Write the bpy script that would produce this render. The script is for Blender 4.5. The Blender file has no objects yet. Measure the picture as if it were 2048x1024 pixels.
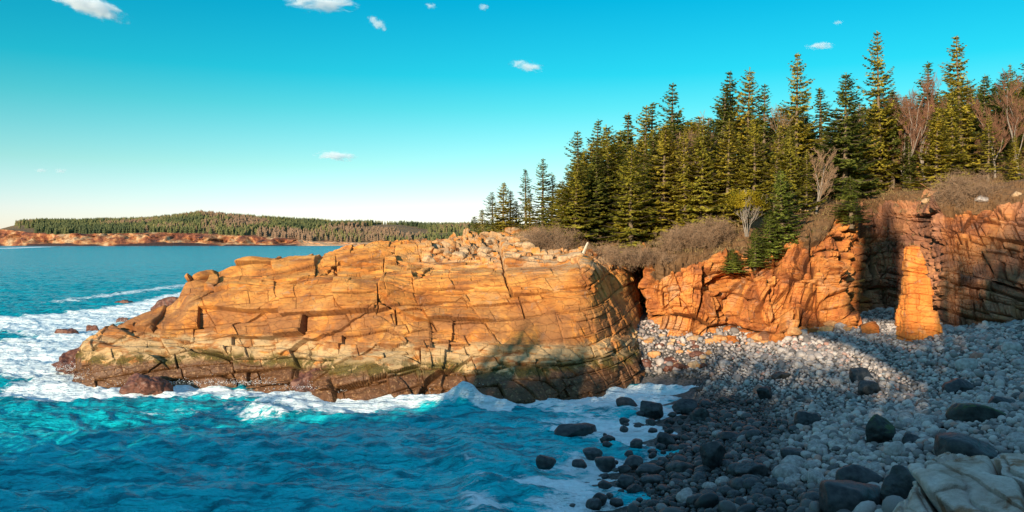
import bpy, math, random
import numpy as np
from mathutils import Vector, Matrix
from mathutils.bvhtree import BVHTree
R = math.radians
random.seed(7)
RNG = np.random.default_rng(11)
SC = bpy.context.scene
COL = SC.collection

# ------------------------------------------------------------------ camera, world, sun, exposure
F = 1607.0            # focal length in photo pixels (2048 wide)
HZ = 480.0            # row of the horizon
CZ = 12.0             # eye height above the sea
cam_d = bpy.data.cameras.new('camera')
cam = bpy.data.objects.new('camera', cam_d); COL.objects.link(cam)
cam.location = (0, 0, CZ); cam.rotation_euler = (R(90), 0, 0)
cam_d.sensor_width = 36.0; cam_d.lens = 36.0 * F / 2048.0
cam_d.shift_y = -(512.0 - HZ) / 2048.0
cam_d.clip_start = 0.1; cam_d.clip_end = 60000
SC.camera = cam

SUN_EL = R(14.0); SUN_A = R(27.0)     # the sun stands behind the camera and to its left
sd = Vector((-math.sin(SUN_A) * math.cos(SUN_EL), -math.cos(SUN_A) * math.cos(SUN_EL), math.sin(SUN_EL)))
sun_d = bpy.data.lights.new('sun', 'SUN'); sun_d.energy = 4.2; sun_d.angle = R(0.5); sun_d.color = (1.0, 0.84, 0.62)
sun = bpy.data.objects.new('sun', sun_d); COL.objects.link(sun)
sun.rotation_euler = sd.to_track_quat('Z', 'Y').to_euler()
sun.location = (0, 0, 60)

world = bpy.data.worlds.new('World'); SC.world = world; world.use_nodes = True
wn = world.node_tree.nodes; wl = world.node_tree.links; wn.clear()
sky = wn.new('ShaderNodeTexSky'); sky.sky_type = 'NISHITA'; sky.sun_disc = False
sky.sun_elevation = SUN_EL; sky.sun_rotation = math.atan2(sd.x, sd.y)
sky.air_density = 1.0; sky.dust_density = 0.2; sky.ozone_density = 1.5
tc = wn.new('ShaderNodeTexCoord'); sx = wn.new('ShaderNodeSeparateXYZ'); wl.new(tc.outputs['Generated'], sx.inputs[0])
rp = wn.new('ShaderNodeValToRGB'); cr = rp.color_ramp
SKY_STOPS = [(0.0, (0.57, 0.60, 0.88)), (0.035, (0.54, 0.58, 0.80)), (0.09, (0.34, 0.56, 0.57)), (0.16, (0.12, 0.55, 0.52)),
             (0.20, (0.03, 0.53, 0.53)), (0.29, (0.002, 0.48, 0.54)), (0.45, (0.55, 0.95, 1.0)), (1.0, (1.0, 1.30, 1.30))]
cr.elements[0].position = SKY_STOPS[0][0]; cr.elements[0].color = SKY_STOPS[0][1] + (1,)
cr.elements[1].position = 1.0; cr.elements[1].color = SKY_STOPS[-1][1] + (1,)
for p, c in SKY_STOPS[1:-1]:
    e = cr.elements.new(p); e.color = c + (1,)
wl.new(sx.outputs['Z'], rp.inputs[0])
mx = wn.new('ShaderNodeMix'); mx.data_type = 'RGBA'; mx.blend_type = 'MULTIPLY'; mx.inputs[0].default_value = 1.0
wl.new(sky.outputs[0], mx.inputs[6]); wl.new(rp.outputs[0], mx.inputs[7])
bg = wn.new('ShaderNodeBackground'); bg.inputs[1].default_value = 0.15
wl.new(mx.outputs[2], bg.inputs[0])
wo = wn.new('ShaderNodeOutputWorld'); wl.new(bg.outputs[0], wo.inputs[0])

SC.view_settings.view_transform = 'Standard'; SC.view_settings.look = 'None'
SC.view_settings.exposure = 0.85; SC.view_settings.gamma = 1.0
SC.cycles.max_bounces = 6; SC.cycles.transparent_max_bounces = 12
SC.cycles.use_denoising = True; SC.cycles.volume_bounces = 4

# ------------------------------------------------------------------ helpers
def pt(u, v, Y):
    """the world point seen at photo pixel (u, v) at distance Y in front of the camera"""
    return np.array([(u - 1024.0) / F * Y, Y, CZ + (HZ - v) / F * Y])
def sea_pt(u, v):
    Y = CZ * F / (v - HZ)
    return np.array([(u - 1024.0) / F * Y, Y])

def h32(*ids):
    """hash of integer arrays -> float in 0..1"""
    x = np.uint64(0x9E3779B97F4A7C15)
    acc = None
    for k, i in enumerate(ids):
        a = (np.asarray(i).astype(np.int64) & 0xffffffff).astype(np.uint64)
        a = (a + np.uint64(k * 7919 + 13)) * np.uint64(0xBF58476D1CE4E5B9)
        a ^= a >> np.uint64(29)
        acc = a if acc is None else (acc ^ a) * np.uint64(0x94D049BB133111EB)
        acc = acc ^ (acc >> np.uint64(31))
    acc = acc * x; acc = acc ^ (acc >> np.uint64(32))
    return (acc & np.uint64(0xffffff)).astype(np.float64) / float(0xffffff)

np.seterr(over='ignore')
def noise3(P, s=1.0, seed=0):
    q = np.asarray(P) * s
    i = np.floor(q).astype(np.int64); f = q - i; f = f * f * (3 - 2 * f)
    r = 0
    for dx in (0, 1):
        wx = f[..., 0] if dx else 1 - f[..., 0]
        for dy in (0, 1):
            wy = f[..., 1] if dy else 1 - f[..., 1]
            for dz in (0, 1):
                wz = f[..., 2] if dz else 1 - f[..., 2]
                r = r + wx * wy * wz * h32(i[..., 0] + dx, i[..., 1] + dy, i[..., 2] + dz, np.int64(seed))
    return r * 2 - 1
def fbm(P, s=1.0, seed=0, o=4, g=0.5):
    r = 0; a = 1.0
    for k in range(o):
        r = r + a * noise3(P, s * 2.03 ** k, seed + k * 17); a *= g
    return r

def jcell(x, size, seed, jit=0.7):
    """jittered 1-D cells: index, distance to the lower and upper boundary"""
    t = x / size; i = np.floor(t).astype(np.int64)
    B = lambda k: k + jit * (h32(k, seed, np.int64(5)) - 0.5)
    b0 = B(i); b1 = B(i + 1)
    idx = np.where(t < b0, i - 1, np.where(t >= b1, i + 1, i))
    lo = B(idx); hi = B(idx + 1)
    return idx, (t - lo) * size, (hi - t) * size

def blocks(a, b, c, seed, wa, tb, wc, amp, tilt, groove, gw):
    """fractured rock: layers of thickness tb cut by joints wa and wc apart; returns displacement and a per-block tone"""
    s0 = np.int64(seed)
    i, bl, bh = jcell(b, tb, s0, 0.8)
    j, al, ah = jcell(a, wa, (h32(i, s0) * 1e6).astype(np.int64), 0.9)
    k, cl, ch = jcell(c, wc, (h32(i, j, s0) * 1e6).astype(np.int64), 0.9)
    r = h32(i, j, k, s0); r1 = h32(i, j, k, s0 + 1) - .5; r2 = h32(i, j, k, s0 + 2) - .5; r3 = h32(i, j, k, s0 + 3)
    d = amp * (r - 0.5) + tilt * (r1 * (al - ah) / wa + r2 * (bl - bh) / tb)
    e = np.minimum(np.minimum(al, ah), np.minimum(cl, ch))
    open_ = h32(i, j, s0 + 9) ** 2.2
    d = d - groove * open_ * np.exp(-(e / gw) ** 2) - groove * h32(i, s0 + 8) ** 1.2 * np.exp(-(np.minimum(bl, bh) / gw) ** 2)
    ck = np.maximum(open_ * np.exp(-(e / (gw * .8)) ** 2), h32(i, s0 + 8) ** 1.2 * np.exp(-(np.minimum(bl, bh) / (gw * .8)) ** 2))
    return d, r3, ck

def curve_eval(tk, V, t):
    """Hermite interpolation of V (n, ...) over knots tk at t"""
    n = len(tk); V = np.asarray(V, float)
    m = np.zeros_like(V)
    for i in range(n):
        if i == 0: m[i] = (V[1] - V[0]) / (tk[1] - tk[0])
        elif i == n - 1: m[i] = (V[-1] - V[-2]) / (tk[-1] - tk[-2])
        else:
            h0 = tk[i] - tk[i - 1]; h1 = tk[i + 1] - tk[i]
            d0 = (V[i] - V[i - 1]) / h0; d1 = (V[i + 1] - V[i]) / h1
            m[i] = (d0 * h1 + d1 * h0) / (h0 + h1)
    k = np.clip(np.searchsorted(tk, t, side='right') - 1, 0, n - 2)
    h = (np.asarray(tk)[k + 1] - np.asarray(tk)[k]); x = (t - np.asarray(tk)[k]) / h
    sh = (-1,) + (1,) * (V.ndim - 1)
    x = x.reshape(sh); h = h.reshape(sh)
    return ((2 * x**3 - 3 * x**2 + 1) * V[k] + (x**3 - 2 * x**2 + x) * h * m[k] +
            (-2 * x**3 + 3 * x**2) * V[k + 1] + (x**3 - x**2) * h * m[k + 1])

def sheet(G, nu, nv, split=None):
    """G (cols, rows, 3) control net -> (nu, nv, 3) dense surface"""
    G = np.asarray(G, float)
    dc = np.linalg.norm(np.diff(G, axis=0), axis=2).mean(1); tc_ = np.concatenate([[0], np.cumsum(dc)])
    dr = np.linalg.norm(np.diff(G, axis=1), axis=2).mean(0); tr_ = np.concatenate([[0], np.cumsum(dr)])
    A = curve_eval(tc_, G, np.linspace(0, tc_[-1], nu))
    tv = np.linspace(0, tr_[-1], nv)
    if split:      # more rows on the face than on the ground behind it
        k, fr_ = split; n1 = int(nv * fr_)
        tv = np.concatenate([np.linspace(0, tr_[k], n1, endpoint=False), tr_[k] + (tr_[-1] - tr_[k]) * np.linspace(0, 1, nv - n1) ** 1.25])
    B = curve_eval(tr_, np.swapaxes(A, 0, 1), tv)
    return np.swapaxes(B, 0, 1)
def grid_normals(S):
    du = np.gradient(S, axis=0); dv = np.gradient(S, axis=1)
    n = np.cross(du, dv); l = np.linalg.norm(n, axis=2, keepdims=True)
    return n / np.maximum(l, 1e-9)
def blur(A, k):
    for ax in (0, 1):
        p = np.pad(A, [(k, k) if a == ax else (0, 0) for a in range(A.ndim)], mode='edge')
        c = np.cumsum(p, axis=ax); c = np.insert(c, 0, 0, axis=ax)
        n = A.shape[ax]
        A = (np.take(c, range(2 * k + 1, 2 * k + 1 + n), axis=ax) - np.take(c, range(0, n), axis=ax)) / (2 * k + 1)
    return A

def mesh_from(name, V, Fc, smooth=False, attrs=None):
    me = bpy.data.meshes.new(name)
    V = np.ascontiguousarray(V, dtype=np.float32); Fc = np.ascontiguousarray(Fc, dtype=np.int32)
    nf, k = Fc.shape
    me.vertices.add(len(V)); me.vertices.foreach_set('co', V.ravel())
    me.loops.add(nf * k); me.loops.foreach_set('vertex_index', Fc.ravel())
    me.polygons.add(nf); me.polygons.foreach_set('loop_start', np.arange(nf, dtype=np.int32) * k)
    me.polygons.foreach_set('loop_total', np.full(nf, k, dtype=np.int32))
    me.polygons.foreach_set('use_smooth', np.full(nf, smooth, dtype=bool))
    for an, av in (attrs or {}).items():
        at = me.attributes.new(an, 'FLOAT', 'POINT'); at.data.foreach_set('value', np.ascontiguousarray(av, dtype=np.float32).ravel())
    me.update(calc_edges=True); me.validate()
    return me
def grid_faces(nu, nv, flip=False):
    i = np.arange(nu - 1)[:, None] * nv + np.arange(nv - 1)[None, :]
    q = np.stack([i, i + nv, i + nv + 1, i + 1], -1).reshape(-1, 4)
    return q[:, ::-1] if flip else q
def link(name, me, mat=None, parent=None):
    o = bpy.data.objects.new(name, me); COL.objects.link(o)
    if mat is not None and me is not None: 
        me.materials.clear(); me.materials.append(mat)
    if parent is not None: o.parent = parent
    return o
def tag(o, label=None, cat=None, group=None, kind=None):
    if label: o['label'] = label
    if cat: o['category'] = cat
    if group: o['group'] = group
    if kind: o['kind'] = kind
    return o

class NT:
    """small wrapper for node materials"""
    def __init__(s, name):
        s.m = bpy.data.materials.new(name); s.m.use_nodes = True
        s.n = s.m.node_tree.nodes; s.l = s.m.node_tree.links
        s.b = s.n['Principled BSDF']; s.out = s.n['Material Output']
        s.b.inputs['Specular IOR Level'].default_value = 0.3
        s._geo = None
    def put(s, sock, v):
        if isinstance(v, (int, float)): sock.default_value = v
        elif isinstance(v, tuple): sock.default_value = v if len(v) == 4 or sock.type == 'VECTOR' else v + (1,)
        else: s.l.new(v, sock)
    def pos(s):
        if s._geo is None: s._geo = s.n.new('ShaderNodeNewGeometry')
        return s._geo.outputs['Position']
    def nrm(s):
        s.pos(); return s._geo.outputs['Normal']
    def objpos(s):
        return s.n.new('ShaderNodeTexCoord').outputs['Object']
    def scale(s, vec, sc, rot=(0, 0, 0), loc=(0, 0, 0)):
        n = s.n.new('ShaderNodeMapping'); s.l.new(vec, n.inputs[0]); n.inputs['Scale'].default_value = sc
        n.inputs['Rotation'].default_value = rot; n.inputs['Location'].default_value = loc; return n.outputs[0]
    def noise(s, vec, sc, det=5, rough=0.55, dist=0.0):
        n = s.n.new('ShaderNodeTexNoise'); s.l.new(vec, n.inputs['Vector']); n.inputs['Scale'].default_value = sc
        n.inputs['Detail'].default_value = det; n.inputs['Roughness'].default_value = rough; n.inputs['Distortion'].default_value = dist
        return n.outputs['Fac']
    def voro(s, vec, sc, feat='F1', out='Distance'):
        n = s.n.new('ShaderNodeTexVoronoi'); n.feature = feat; s.l.new(vec, n.inputs['Vector']); n.inputs['Scale'].default_value = sc
        return n.outputs[out]
    def attr(s, name):
        n = s.n.new('ShaderNodeAttribute'); n.attribute_name = name; return n.outputs['Fac']
    def math(s, op, a, b=0.0, c=0.0, clamp=False):
        n = s.n.new('ShaderNodeMath'); n.operation = op; n.use_clamp = clamp
        s.put(n.inputs[0], a); s.put(n.inputs[1], b); s.put(n.inputs[2], c); return n.outputs[0]
    def ramp(s, fac, stops):
        n = s.n.new('ShaderNodeValToRGB'); s.put(n.inputs[0], fac); e = n.color_ramp.elements
        e[0].position, e[0].color = stops[0][0], tuple(stops[0][1]) + (1,)
        e[1].position, e[1].color = stops[-1][0], tuple(stops[-1][1]) + (1,)
        for p, c in stops[1:-1]:
            x = e.new(p); x.color = tuple(c) + (1,)
        return n.outputs[0]
    def step(s, x, lo, hi):
        n = s.n.new('ShaderNodeMapRange'); n.interpolation_type = 'SMOOTHSTEP'; s.put(n.inputs[0], x)
        n.inputs[1].default_value = lo; n.inputs[2].default_value = hi; return n.outputs[0]
    def mix(s, f, a, b, mode='MIX'):
        n = s.n.new('ShaderNodeMix'); n.data_type = 'RGBA'; n.blend_type = mode
        s.put(n.inputs[0], f); s.put(n.inputs[6], a); s.put(n.inputs[7], b); return n.outputs[2]
    def sep(s, vec):
        n = s.n.new('ShaderNodeSeparateXYZ'); s.l.new(vec, n.inputs[0]); return n.outputs
    def bump(s, h, strength, dist=0.1, prev=None):
        n = s.n.new('ShaderNodeBump'); n.inputs['Strength'].default_value = strength; n.inputs['Distance'].default_value = dist
        s.put(n.inputs['Height'], h)
        if prev is not None: s.l.new(prev, n.inputs['Normal'])
        return n.outputs[0]
    def base(s, col=None, rough=None, normal=None):
        if col is not None: s.put(s.b.inputs['Base Color'], col)
        if rough is not None: s.put(s.b.inputs['Roughness'], rough)
        if normal is not None: s.put(s.b.inputs['Normal'], normal)
        return s.m

# ------------------------------------------------------------------ materials
def rock_material(name, warm, tide=True, soil=False):
    t = NT(name); p = t.pos(); z = t.sep(p)['Z']
    n1 = t.noise(p, 0.35, 5, 0.6); n2 = t.noise(p, 2.2, 6, 0.65); n3 = t.noise(p, 14.0, 4, 0.7)
    streak = t.noise(t.scale(p, (0.55, 0.55, 2.6), (0, 0.12, 0)), 1.3, 5, 0.6, 0.6)
    c = t.ramp(n1, [(0.30, warm[0]), (0.45, warm[1]), (0.56, warm[2]), (0.72, warm[3])])
    c = t.mix(0.75, c, t.ramp(t.attr('tone'), [(0.0, (0.42, 0.36, 0.36)), (0.25, (0.80, 0.72, 0.66)), (0.6, (1, 1, 1)), (1.0, (1.14, 1.12, 1.05))]), 'MULTIPLY')
    c = t.mix(t.step(streak, 0.52, 0.70), c, t.mix(1.0, c, (0.62, 0.50, 0.42), 'MULTIPLY'))
    c = t.mix(t.step(n2, 0.60, 0.75), c, t.mix(1.0, c, (1.2, 1.16, 1.08), 'MULTIPLY'))
    grey = t.step(t.noise(p, 0.9, 5, 0.6, 1.0), 0.58, 0.68)
    c = t.mix(t.math('MULTIPLY', grey, 0.35), c, (0.30, 0.25, 0.19))
    rough = 0.85
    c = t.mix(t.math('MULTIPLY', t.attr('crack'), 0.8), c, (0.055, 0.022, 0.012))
    c = t.mix(t.attr('zone'), c, t.mix(0.8, t.ramp(n1, [(0.3, (0.11, 0.060, 0.045)), (0.5, (0.28, 0.125, 0.070)), (0.65, (0.42, 0.19, 0.085))]), t.ramp(t.attr('tone'), [(0, (0.5, 0.5, 0.52)), (0.6, (1.1, 1.05, 1)), (1, (1.6, 1.6, 1.6))]), 'MULTIPLY'))  # browner wall rock, its darkness partly painted in for shade
    if tide:
        wz = t.math('ADD', z, t.math('MULTIPLY', t.math('SUBTRACT', t.noise(p, 0.45, 5, 0.6), 0.5), 2.0))
        xx = t.sep(p)['X']
        brown = t.math('MULTIPLY', t.step(t.math('ADD', wz, t.math('MULTIPLY', t.step(xx, -24.0, -31.0), -2.0)), 7.8, 5.0), t.step(t.noise(p, .5, 5, .65, .6), .36, .54))
        c = t.mix(t.math('MULTIPLY', brown, 0.75), c, t.mix(n2, (0.12, 0.050, 0.024), (0.36, 0.155, 0.055)))
        crest = t.math('MULTIPLY', t.math('MULTIPLY', t.step(z, 8.4, 10.2), t.step(xx, -14.0, -4.0)), t.step(t.noise(p, .7, 5, .65, .5), .42, .56))
        c = t.mix(t.math('MULTIPLY', crest, .75), c, t.mix(n2, (0.30, 0.19, 0.10), (0.60, 0.43, 0.26)))
        pale = t.math('MULTIPLY', t.step(wz, 3.7, 3.0), t.step(t.noise(t.scale(p, (.6, .6, 2.0)), 1.0, 4), 0.38, 0.5))
        c = t.mix(t.math('MULTIPLY', pale, 0.6), c, t.mix(n2, (0.42, 0.29, 0.13), (0.66, 0.50, 0.28)))
        algae = t.math('MULTIPLY', t.step(wz, 2.7, 1.9), t.step(t.noise(p, 0.8, 6, 0.7, 0.5), 0.40, 0.50))
        c = t.mix(t.math('MULTIPLY', algae, 0.92), c, t.mix(t.step(n3, .35, .65), (0.014, 0.012, 0.003), (0.13, 0.095, 0.012)))
        wet = t.step(wz, 1.7, 1.1)
        c = t.mix(t.math('MULTIPLY', wet, 0.95), c, t.mix(n2, (0.020, 0.010, 0.005), (0.20, 0.080, 0.030)))
        c = t.mix(t.math('MULTIPLY', wet, t.step(t.noise(p, 4.0, 5, .7), .54, .62)), c, (0.27, 0.14, 0.06))
        rough = t.math('SUBTRACT', 0.85, t.math('MULTIPLY', wet, 0.4))
    if soil:
        up = t.step(t.math('ADD', t.attr('soil'), t.math('MULTIPLY', t.math('SUBTRACT', n2, 0.5), 0.9)), 0.4, 0.6)
        c = t.mix(up, c, t.mix(n3, (0.075, 0.038, 0.018), (0.24, 0.125, 0.05)))
    h = t.math('ADD', t.math('MULTIPLY', n2, 0.6), t.math('MULTIPLY', n3, 0.35))
    crk = t.math('MULTIPLY', t.step(t.voro(t.scale(p, (1, 1, 1.9), (0, 0.15, 0.3)), 0.9, 'DISTANCE_TO_EDGE'), 0.0, 0.035), 0.5)
    nb = t.bump(t.math('ADD', h, crk), 0.75, 0.12)
    return t.base(c, rough, nb)

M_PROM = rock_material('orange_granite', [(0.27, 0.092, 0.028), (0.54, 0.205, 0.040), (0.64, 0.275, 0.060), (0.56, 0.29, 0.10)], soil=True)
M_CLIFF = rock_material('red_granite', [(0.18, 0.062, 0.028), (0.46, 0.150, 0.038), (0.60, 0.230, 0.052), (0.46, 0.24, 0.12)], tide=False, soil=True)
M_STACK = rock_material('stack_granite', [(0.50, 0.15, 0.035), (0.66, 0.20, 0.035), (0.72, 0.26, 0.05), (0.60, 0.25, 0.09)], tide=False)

def stone_material(name, dark, light, rough, tint=None, moss=False, attr_wet=False):
    t = NT(name); o = t.objpos()
    oi = t.n.new('ShaderNodeObjectInfo').outputs['Random']
    n = t.noise(o, 3.0, 5, 0.6); n2 = t.noise(o, 22.0, 4, 0.7)
    c = t.mix(t.step(n, 0.3, 0.7), dark, light)
    c = t.mix(0.35, c, t.ramp(n2, [(0.3, (0.55, 0.55, 0.55)), (0.7, (1.3, 1.3, 1.3))]), 'MULTIPLY')
    if moss:
        nz = t.sep(t.nrm())['Z']
        c = t.mix(t.math('MULTIPLY', t.step(nz, 0.2, 0.8), t.step(t.noise(o, 1.6, 5), 0.42, 0.56)), c, (0.035, 0.062, 0.010))
    return t.base(c, rough, t.bump(t.math('ADD', n, t.math('MULTIPLY', n2, 0.4)), 0.5, 0.05))
M_DARKROCK = stone_material('dark_wet_rock', (0.012, 0.016, 0.018), (0.055, 0.055, 0.052), 0.42)
M_MOSSROCK = stone_material('mossy_dark_rock', (0.012, 0.014, 0.013), (0.04, 0.042, 0.036), 0.55, moss=True)
M_WETCOB = stone_material('wet_cobble', (0.018, 0.024, 0.026), (0.075, 0.072, 0.066), 0.35)
M_DRYCOB = stone_material('dry_cobble', (0.22, 0.19, 0.17), (0.44, 0.38, 0.34), 0.85)
M_PALE = stone_material('pale_boulder', (0.30, 0.25, 0.22), (0.52, 0.45, 0.40), 0.85)
M_PINK = stone_material('pink_boulder', (0.32, 0.14, 0.10), (0.46, 0.24, 0.17), 0.85)
M_TIDEROCK = stone_material('brown_tide_rock', (0.06, 0.022, 0.014), (0.19, 0.075, 0.045), 0.5)

def cobble_stuff_material():
    t = NT('cobbles'); p = t.pos(); tone = t.attr('tone'); wet = t.attr('wet')
    n2 = t.noise(p, 9.0, 4, 0.7)
    dry = t.ramp(tone, [(0.0, (0.10, 0.090, 0.085)), (0.2, (0.22, 0.185, 0.165)), (0.5, (0.36, 0.30, 0.265)), (0.8, (0.52, 0.44, 0.38)), (0.86, (0.50, 0.43, 0.37)), (0.92, (0.42, 0.22, 0.16)), (1.0, (0.24, 0.26, 0.26))])
    w = t.ramp(tone, [(0.0, (0.018, 0.022, 0.022)), (0.5, (0.04, 0.045, 0.042)), (0.8, (0.085, 0.08, 0.072)), (1.0, (0.22, 0.20, 0.18))])
    c = t.mix(wet, dry, w)
    c = t.mix(0.4, c, t.ramp(n2, [(0.3, (0.6, 0.6, 0.6)), (0.7, (1.25, 1.25, 1.25))]), 'MULTIPLY')
    return t.base(c, t.math('SUBTRACT', 0.85, t.math('MULTIPLY', wet, 0.45)), t.bump(n2, 0.35, 0.04))
M_COB = cobble_stuff_material()

def ground_material(name, a, b, sc=3.0):
    t = NT(name); p = t.pos(); n = t.noise(p, sc, 7, 0.7); 
    return t.base(t.mix(t.step(n, 0.35, 0.65), a, b), 0.9, t.bump(n, 0.8, 0.15))
M_BED = ground_material('beach_bed', (0.045, 0.04, 0.036), (0.16, 0.14, 0.125), 4.0)
M_HILL = ground_material('hill_ground', (0.05, 0.035, 0.018), (0.14, 0.10, 0.05), 0.8)

def sea_material():
    t = NT('sea_water'); p = t.pos()
    foam = t.attr('foam'); pale_water = t.attr('shallow')  # 'shallow' also carries the painted lift of the shaded near water
    deep = t.mix(t.noise(t.scale(p, (0.02, 0.05, 0)), 1.0, 4), (0.000, 0.25, 0.32), (0.000, 0.37, 0.46))
    mott = t.noise(t.scale(p, (0.35, 1.3, 0), (0, 0, 0.12)), 1.0, 7, 0.68, 0.6); big = t.noise(t.scale(p, (0.05, 0.12, 0)), 1.0, 4)
    deep = t.mix(t.math('MULTIPLY', t.step(mott, 0.47, 0.60), 0.80), deep, (0.000, 0.085, 0.135))  # light and dark of the ripples painted into the water colour
    deep = t.mix(t.math('MULTIPLY', t.step(mott, 0.42, 0.30), t.step(big, .4, .6)), deep, (0.01, 0.46, 0.52))
    body = t.mix(t.math('MULTIPLY', pale_water, t.math('ADD', 0.22, t.math('MULTIPLY', t.step(mott, 0.60, 0.40), 0.78))), deep, (0.010, 0.62, 0.66))
    # foam: lacy where thin, solid where the field is strong
    w = t.scale(p, (0.55, 1.0, 0.0), (0, 0, 0.2))
    f1 = t.noise(w, 0.55, 8, 0.68, 1.2); f2 = t.noise(w, 2.2, 5, 0.6, 0.8)
    lace = t.math('ADD', t.math('MULTIPLY', f1, 0.62), t.math('MULTIPLY', f2, 0.38))
    m = t.step(t.math('SUBTRACT', t.math('ADD', foam, lace), 1.0), -0.03, 0.08)
    c = t.mix(m, body, t.mix(f2, (0.62, 0.76, 0.78), (0.93, 0.95, 0.93)))
    rough = t.math('ADD', 0.22, t.math('MULTIPLY', m, 0.6))
    w1 = t.noise(t.scale(p, (0.8, 1.9, 1.0), (0, 0, 0.25)), 1.1, 6, 0.62, 0.5)
    w2 = t.noise(t.scale(p, (0.06, 0.2, 1.0), (0, 0, -0.15)), 1.0, 6, 0.6, 0.4)
    nb = t.bump(w2, 0.8, 2.6); nb = t.bump(w1, 0.85, 0.40, nb); nb = t.bump(t.noise(t.scale(p, (2.2, 4.5, 1.0), (0, 0, 0.4)), 1.2, 4, 0.6, 0.5), 0.6, 0.12, nb)
    nb = t.bump(t.math('MULTIPLY', m, lace), 0.5, 0.15, nb)
    t.b.inputs['IOR'].default_value = 1.33; t.b.inputs['Specular IOR Level'].default_value = 0.10
    return t.base(c, rough, nb)
M_SEA = sea_material()

def foliage_material(name, dark, light, brown=None):
    t = NT(name); o = t.pos()
    oi = t.n.new('ShaderNodeObjectInfo').outputs['Random']
    n = t.noise(o, 0.9, 4, 0.6); n2 = t.noise(o, 5.0, 3, 0.6)
    c = t.mix(t.step(t.math('ADD', t.math('MULTIPLY', n, 0.6), t.math('MULTIPLY', n2, 0.4)), 0.35, 0.65), dark, light)
    c = t.mix(t.math('MULTIPLY', oi, 0.5), c, t.mix(1.0, c, (0.45, 0.62, 0.55), 'MULTIPLY'))
    if brown: c = t.mix(t.step(t.attr('dead'), 0.5, 0.51), c, brown)
    m = t.base(c, 0.75)
    tr = t.n.new('ShaderNodeBsdfTranslucent'); t.put(tr.inputs[0], c)
    ms = t.n.new('ShaderNodeMixShader'); ms.inputs[0].default_value = 0.42
    t.l.new(t.b.outputs[0], ms.inputs[1]); t.l.new(tr.outputs[0], ms.inputs[2]); t.l.new(ms.outputs[0], t.out.inputs[0])
    return m
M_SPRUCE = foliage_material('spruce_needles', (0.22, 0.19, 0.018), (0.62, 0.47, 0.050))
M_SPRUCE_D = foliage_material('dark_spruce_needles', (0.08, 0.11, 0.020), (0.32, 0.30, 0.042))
M_FRESH = foliage_material('fresh_spruce_needles', (0.17, 0.20, 0.024), (0.42, 0.44, 0.070))
M_YELLOW = foliage_material('golden_needles', (0.30, 0.21, 0.008), (0.62, 0.40, 0.016))
def bark(name, a, b):
    t = NT(name); o = t.objpos(); n = t.noise(t.scale(o, (6, 6, 1.5)), 2.0, 4)
    return t.base(t.mix(n, a, b), 0.9)
M_BARK = bark('spruce_bark', (0.07, 0.05, 0.035), (0.24, 0.17, 0.11))
M_TWIG = bark('bare_twigs', (0.16, 0.095, 0.055), (0.36, 0.22, 0.125))
M_TWIG2 = bark('red_brown_twigs', (0.15, 0.065, 0.04), (0.27, 0.13, 0.07))
M_GREYTWIG = bark('grey_twigs', (0.16, 0.13, 0.11), (0.34, 0.28, 0.22))
M_DEAD = bark('bleached_wood', (0.45, 0.36, 0.26), (0.75, 0.64, 0.50))
#==SETTING==
# ------------------------------------------------------------------ the beach surface
def tps(pts, vals, lam=0.5):
    pts = np.asarray(pts, float); n = len(pts)
    def U(r2): return np.where(r2 > 0, 0.5 * r2 * np.log(np.maximum(r2, 1e-12)), 0)
    K = U(((pts[:, None] - pts[None]) ** 2).sum(-1)) + lam * np.eye(n)
    P = np.c_[np.ones(n), pts]; A = np.block([[K, P], [P.T, np.zeros((3, 3))]])
    w = np.linalg.solve(A, np.r_[vals, 0, 0, 0])
    def f(X, Y):
        q = np.stack([np.asarray(X, float), np.asarray(Y, float)], -1); r = w[n] + w[n + 1] * q[..., 0] + w[n + 2] * q[..., 1]
        for i in range(n): r = r + w[i] * U(((q - pts[i]) ** 2).sum(-1))
        return r
    return f
BP = [(1270, 665, 77), (1420, 668, 76), (1500, 682, 74), (1570, 672, 73), (1650, 657, 73), (1780, 650, 74), (1850, 668, 64),
      (1900, 665, 67), (2048, 652, 64), (2300, 640, 60), (1600, 850, 45), (1900, 760, 52), (1750, 700, 63), (1500, 750, 64),
      (2048, 880, 34), (1830, 1024, 28), (2400, 1024, 25), (1700, 1024, 30), (2300, 750, 45)]
P3 = [pt(*b) for b in BP]
bxy = [(p[0], p[1]) for p in P3]; bz = [p[2] for p in P3]
for u, v in [(1285, 1024), (1325, 960), (1362, 900), (1388, 850), (1400, 800), (1400, 775), (1370, 757), (1310, 752)]:
    q = sea_pt(u, v); bxy.append(tuple(q)); bz.append(0.0)
for x, y, z in [(-3, 20, -1.2), (-4, 36, -1.5), (0, 48, -1.6), (5, 60, -1.2), (8, 68, -.6), (-15, 50, -3), (22, 18, 4.5), (4, 16, -0.3), (40, 20, 7.5), (60, 40, 9), (16, 83, 4.2), (30, 83, 5.0), (55, 75, 8)]:
    bxy.append((x, y)); bz.append(z)
beach_z = tps(bxy, np.array(bz))
gx = np.linspace(-6, 62, 340); gy = np.linspace(14, 88, 370)
GX, GY = np.meshgrid(gx, gy, indexing='ij'); GZ = beach_z(GX, GY)
BPOS = np.stack([GX, GY, GZ], -1)
BPOS[..., 2] += 0.06 * fbm(BPOS * [1, 1, 0], 1.6, 3) - 0.05
beach = link('beach', mesh_from('beach', BPOS.reshape(-1, 3), grid_faces(340, 370), True), M_BED)
tag(beach, 'sloping cobble beach filling the cove below the cliffs', kind='structure')

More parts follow.
